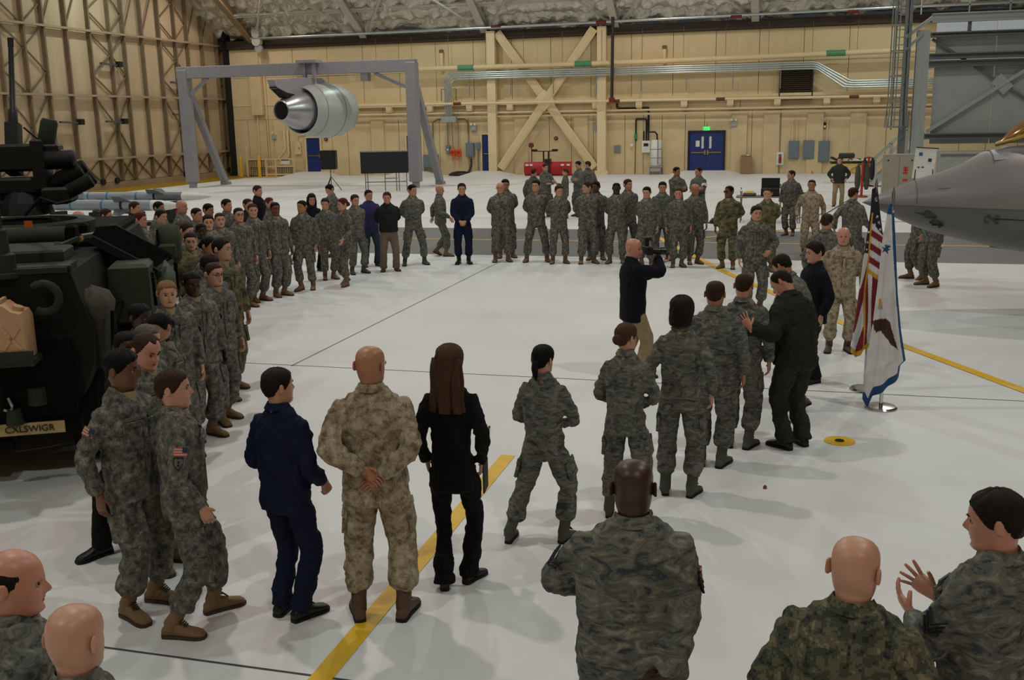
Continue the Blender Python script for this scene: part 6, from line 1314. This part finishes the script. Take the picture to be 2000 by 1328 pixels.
('A5', -8.80, 19.15, 1.770, 2.79, -0.44, -0.03, 'walk2', 'acu', 'bun/red', 'light', 0.98, 'red haired woman soldier walking left', 0, 1, dict()),
('A6', -9.24, 20.75, 1.724, -2.29, 0.09, -0.07, 'ease', 'abu', 'short/brown', 'light', 1.02, 'airman between the walking woman and the purple sweater', 0, 0, dict()),
('A7', -9.39, 21.87, 1.746, -2.47, 0.17, -0.03, 'ease', 'purple/jeans/brown_shoe', 'short/dark', 'light', 1.08, 'man in a purple sweater and blue jeans', 0, 0, dict(hem=.90)),
('A8', -8.67, 21.22, 1.746, -2.67, -0.17, -0.07, 'ease', 'pine/stone/brown_shoe', 'short/brown', 'pink', 1.16, 'stout man in a dark green pullover and tan trousers', 0, 0, dict(hem=.90, belly=.04)),
('A9', -8.46, 22.25, 1.848, -2.60, 0.61, -0.03, 'wide', 'abu', 'short/black', 'light', 1.00, 'slim airman standing wide with hands behind his back', 0, 0, dict()),
('A10', -8.35, 23.83, 1.746, -1.32, 0.00, -0.10, 'walk', 'abu/abu/tan', 'bald', 'light', 1.04, 'bald soldier walking right past the blue uniformed man', 0, 0, dict()),
('A11', -7.36, 22.58, 1.850, -2.83, 0.00, -0.03, 'clasp', 'navy/navy/black', 'short/dark', 'light', 1.04, 'man in a dark navy uniform with hands clasped in front', 0, 0, dict(hem=.97, blouse=True)),
('A12', -6.56, 23.04, 1.843, -2.78, -0.17, -0.03, 'ease', 'acu', 'bald', 'pink', 1.20, 'heavy bald soldier right of the navy uniformed man', 0, 0, dict()),
('A13', -6.64, 23.76, 1.870, -2.78, 0.00, -0.07, 'ease', 'acu', 'short/black', 'tan', 1.05, 'soldier half hidden behind the heavy bald soldier', 0, 0, dict()),
('A14', -5.73, 23.15, 1.893, -2.90, -0.35, -0.00, 'wide', 'acu', 'short/black', 'light', 1.03, 'soldier with his chin up, second from the navy uniformed man', 0, 0, dict()),
('A15', -5.15, 22.96, 1.775, -2.83, 0.35, -0.07, 'ease', 'acu', 'short/brown', 'light', 1.02, 'shorter soldier looking right, third from the navy uniformed man', 0, 0, dict()),
('A16', -4.49, 23.05, 1.850, -2.77, -1.40, -0.00, 'ease', 'acu', 'short/brown', 'light', 1.10, 'soldier with his head turned sharply left in the far arc', 0, 0, dict()),
('A17', -4.41, 23.68, 1.822, -2.96, -0.52, -0.07, 'ease', 'acu', 'short/black', 'brown', 1.03, 'dark soldier partly hidden behind the one looking sharply left', 0, 0, dict()),
('A18', -3.84, 23.14, 1.820, -3.06, 0.09, -0.07, 'ease', 'acu', 'buzz/black', 'dark', 1.02, 'dark skinned soldier facing forward in the far arc', 0, 0, dict()),
('A19', -3.73, 24.14, 1.840, -2.64, 0.44, -0.00, 'ease', 'acu', 'short/brown', 'light', 1.02, 'soldier behind the dark skinned one, looking right', 0, 0, dict()),
('A20', -3.08, 22.66, 1.759, 3.01, -0.09, -0.07, 'backhalf', 'acu', 'short/black', 'light', 1.04, 'black haired soldier directly behind the photographer', 0, 0, dict()),
('A21', -2.87, 23.79, 1.800, -3.02, 0.00, -0.07, 'ease', 'abu', 'short/black', 'light', 1.04, 'airman behind and right of the photographer', 0, 0, dict()),
('A22', -2.39, 22.75, 1.730, -2.86, -0.26, -0.07, 'stand', 'acu', 'buzz/brown', 'pink', 1.10, 'round faced soldier where the yellow lines meet', 0, 0, dict()),
('A23', -2.08, 23.29, 1.784, -2.70, 0.00, -0.14, 'stand', 'acu', 'bald', 'tan', 1.05, 'soldier with his head bowed right of the round faced one', 0, 0, dict()),
('A24', -1.29, 22.66, 1.780, 2.94, -0.61, -0.00, 'backhalf2', 'ocp', 'buzz/black', 'brown', 1.06, 'soldier in brownish camouflage with dark sunglasses', 0, 0, dict(glasses="sun")),
('A25', -0.47, 22.31, 1.759, -3.03, -0.26, -0.03, 'backhalf2', 'ocp', 'buzz/brown', 'light', 1.03, 'soldier behind the one with a hand at his belt', 0, 0, dict()),
('A26', -0.55, 17.68, 1.770, -2.85, 0.09, -0.07, 'belt', 'acu', 'short/dark', 'light', 1.08, 'soldier with one hand at his belt, standing in front of the far arc', 1, 0, dict(flag=True)),
('A27', -0.00, 29.25, 1.774, 2.79, -1.05, -0.00, 'stand', 'acu', 'buzz/brown', 'light', 1.06, 'soldier near the sound table looking left', 0, 0, dict()),
('A28', 0.47, 25.09, 1.760, -3.07, -0.17, -0.00, 'hang', 'marine', 'buzz/dark', 'tan', 1.04, 'small man in desert camouflage right of the sound table', 0, 0, dict()),
('A29', 1.23, 21.86, 1.800, -0.58, -0.17, -0.00, 'walk', 'acu', 'short/brown', 'light', 1.06, 'soldier walking away toward the jet nose', 0, 0, dict()),
('A30', 0.54, 16.00, 1.800, -0.30, 0.00, -0.10, 'stand', 'acu', 'buzz/brown', 'pink', 1.06, 'soldier facing away behind the bald man in desert camouflage', 0, 0, dict(flag=False)),
('A31', 0.73, 14.70, 1.731, -3.05, -0.14, -0.03, 'hang', 'marine/marine/brown', 'bald', 'pink', 1.04, 'bald man in desert camouflage facing the camera beside the flags', 1, 0, dict(hem=.80)),
('A32', 0.32, 12.90, 1.731, 2.07, -0.09, -0.14, 'stand', 'bluew/bluew/black_shoe', 'thick/dark', 'light', 1.06, 'man in a dark suit between the group and the flags', 1, 0, dict(hem=.78)),
('A33', 0.16, 11.67, 1.780, 1.21, -0.26, -0.17, 'A33', 'abu/abu/sage', 'short/dark', 'tan', 1.06, 'airman leaning in between the flight suit man and the dark suit man', 1, 0, dict(chevron=0)),
('A34', 0.11, 10.20, 1.800, 0.77, 0.44, -0.44, 'A34', 'flightj/flight/black', 'recede/dark', 'pink', 1.20, 'man in a dark flight suit laying a hand on an airman', 2, 0, dict(hem=.86)),
('A35', -0.41, 10.08, 1.750, -0.13, 0.00, -0.17, 'stand', 'abu/abu/sage', 'buzz/brown', 'pink', 1.03, 'airman being touched on the back by the flight suit man', 2, 0, dict(flag=False)),
('A36', -0.64, 9.46, 1.770, -0.07, 0.00, -0.03, 'stand', 'abu/abu/sage', 'buzz/brown', 'tan', 1.07, 'close cropped airman right of the woman with a bob', 2, 0, dict(flag=False)),
('A37', -0.86, 8.61, 1.753, -0.07, -0.09, -0.00, 'A37', 'abu/abu/sage', 'bob/dark', 'light', 1.03, 'woman airman with a dark bob seen from behind', 2, 1, dict(flag=False)),
('A38', -1.24, 7.98, 1.639, -0.11, -0.44, -0.00, 'A38', 'abu/abu/sage', 'bun/auburn', 'light', 1.04, 'woman airman with a hair bun, second from the left in the line of backs', 2, 1, dict(flag=False)),
('A39', -1.78, 7.36, 1.605, -0.11, -0.17, -0.07, 'A39', 'abu/abu/sage', 'pony/black', 'light', 1.04, 'woman airman with a black ponytail at the left of the line of backs', 2, 1, dict(flag=False, chevron=0)),
('A40', -1.90, 12.73, 1.780, -1.07, -0.70, -0.14, 'A40', 'bluew/khaki/brown_shoe', 'bald', 'pink', 1.08, 'bald photographer in a dark jacket and khaki trousers aiming a camera', 1, 0, dict(hem=.74, sleeve=1.15, leg=1.05)),
('F1', -7.67, 30.69, 1.800, -0.10, -0.17, -0.24, 'stand', 'abu', 'short/red', 'light', 1.02, 'soldier with back turned in the small group by the snow plough', 0, 0, dict(flag=False)),
('F2', -8.10, 34.07, 1.789, -2.30, 0.09, -0.10, 'folded', 'abu', 'short/brown', 'light', 1.06, 'soldier with folded arms facing the group by the snow plough', 0, 0, dict()),
('F3', -7.31, 33.66, 1.646, 1.61, 0.00, -0.07, 'talk', 'acu', 'bun/red', 'light', 0.98, 'red haired woman gesturing with a raised hand by the snow plough', 0, 1, dict()),
('F4', -7.01, 34.41, 1.856, 2.30, 0.17, -0.24, 'folded', 'abu', 'short/dark', 'light', 1.04, 'dark haired soldier with folded arms behind the gesturing woman', 0, 0, dict()),
('F5', -6.84, 35.15, 1.820, 0.72, 0.70, -0.00, 'stand', 'abu', 'short/brown', 'light', 1.00, 'soldier with back turned at the right of the group by the snow plough', 0, 0, dict(flag=False)),
('F6', -3.26, 30.40, 1.820, -2.69, 0.61, -0.00, 'folded', 'abu', 'short/black', 'tan', 1.04, 'airman with folded arms left of the double door', 0, 0, dict()),
('F7', -2.61, 30.33, 1.820, 2.70, -0.52, -0.07, 'folded', 'abu', 'buzz/dark', 'light', 1.04, 'airman with folded arms and a white armband before the double door', 0, 0, dict(armband=1)),
('F8', 1.66, 38.90, 1.743, -3.10, -0.17, -0.00, 'pocket', 'charcoal/khaki/brown_shoe', 'short/brown', 'pink', 1.12, 'man in a dark coat and khaki trousers with hands in pockets by the cot', 0, 0, dict(hem=.84)),
('F9', 4.68, 31.17, 1.780, -0.15, 0.00, -0.00, 'stand', 'black/black/black_shoe', 'buzz/black', 'dark', 1.00, 'dark head just visible above the jet nose', 0, 0, dict()),
('F10', 2.51, 21.67, 1.800, 1.80, 0.00, -0.00, 'walk2s', 'acu', 'short/brown', 'light', 1.00, 'left one of two soldiers whose legs show under the jet nose', 0, 0, dict()),
('F11', 2.66, 20.85, 1.800, 2.14, -0.17, -0.00, 'ease', 'acu', 'short/dark', 'light', 1.08, 'right one of two soldiers whose legs show under the jet nose', 0, 0, dict()),
]
KEEP = {}
def keep(i): return lambda d: KEEP.__setitem__(i, d)
RING = {}
for (i, x, y, h, fa, hy, hp, pose, of, hair, skin, b, lab, det, fem, ex) in ROWS:
    if i == 'A34':
        s_ = h/1.8; q = rz(-fa) @ (np.array([-.36, 9.86, 1.33])-np.array([x, y, 0]))/s_; ex['pose'] = dict(reachL=q, reach_dir=rz(-fa) @ np.array([-.55, .35, .75]), reach_pn=rz(-fa) @ np.array([.1, 1, 0]))
    if i in ('A40', 'B1', 'A34'): ex['more'] = keep(i)
    RING[i] = person(x, y, h, fa, hy, hp, pose, of, hair, skin, b, lab, None, det, bool(fem), ex)
finish_cloth()
def world(i, p): o = RING[i]; return rz(o.rotation_euler[2]) @ (np.array(p)*o.scale[0])+np.array(o.location)
# the photographer's camera: body, lens with hood, flash
d = KEEP['A40']; e = d['hx']((0, .12, .115)); fwd = d['Rc'] @ nrm((0, 1, -.08)); c = world('A40', e+fwd*.07); a_ = RING['A40'].rotation_euler[2]
ct = thing('photo_camera', 'black camera with a long lens and flash held by the photographer', 'camera', tuple(c), a_)
MB().box((0, 0, 0), (.15, .085, .115), ch=.015).box((.06, .03, -.01), (.04, .04, .1), ch=.01).build('camera_body', M_blk, ct)
MB().lathe([(.03, .036), (.08, .040), (.17, .042), (.175, .048), (.24, .052), (.243, .044)], (0, 0, -.005), (0, 1, -.08), 20).build('lens', mat('lens_black', (22, 22, 24), rough=.35), ct, smooth=40)
MB().lathe([(.235, .043), (.236, .001)], (0, 0, -.005), (0, 1, -.08), 16, cap=False).build('front_glass', mat('front_glass', (40, 44, 60), rough=.05), ct)
MB().box((0, -.01, .09), (.05, .05, .08), ch=.01).box((0, .0, .145), (.07, .085, .05), ch=.012).build('flash', M_blk, ct)
d = KEEP['B1']; W_, dd = d['arms'][0][2], d['arms'][0][3]; c = world('B1', W_+dd*.11)
ph_ = thing('folder', 'thin black folder held at the side by the woman in black', 'folder', tuple(c), RING['B1'].rotation_euler[2]); MB().box((.02, .05, -.02), (.012, .16, .22), ch=.003).build('cover', M_blk, ph_); MB().box((.02, .05, -.02), (.006, .165, .21)).build('pages', mat('folder_grey', (40, 40, 44)), ph_)
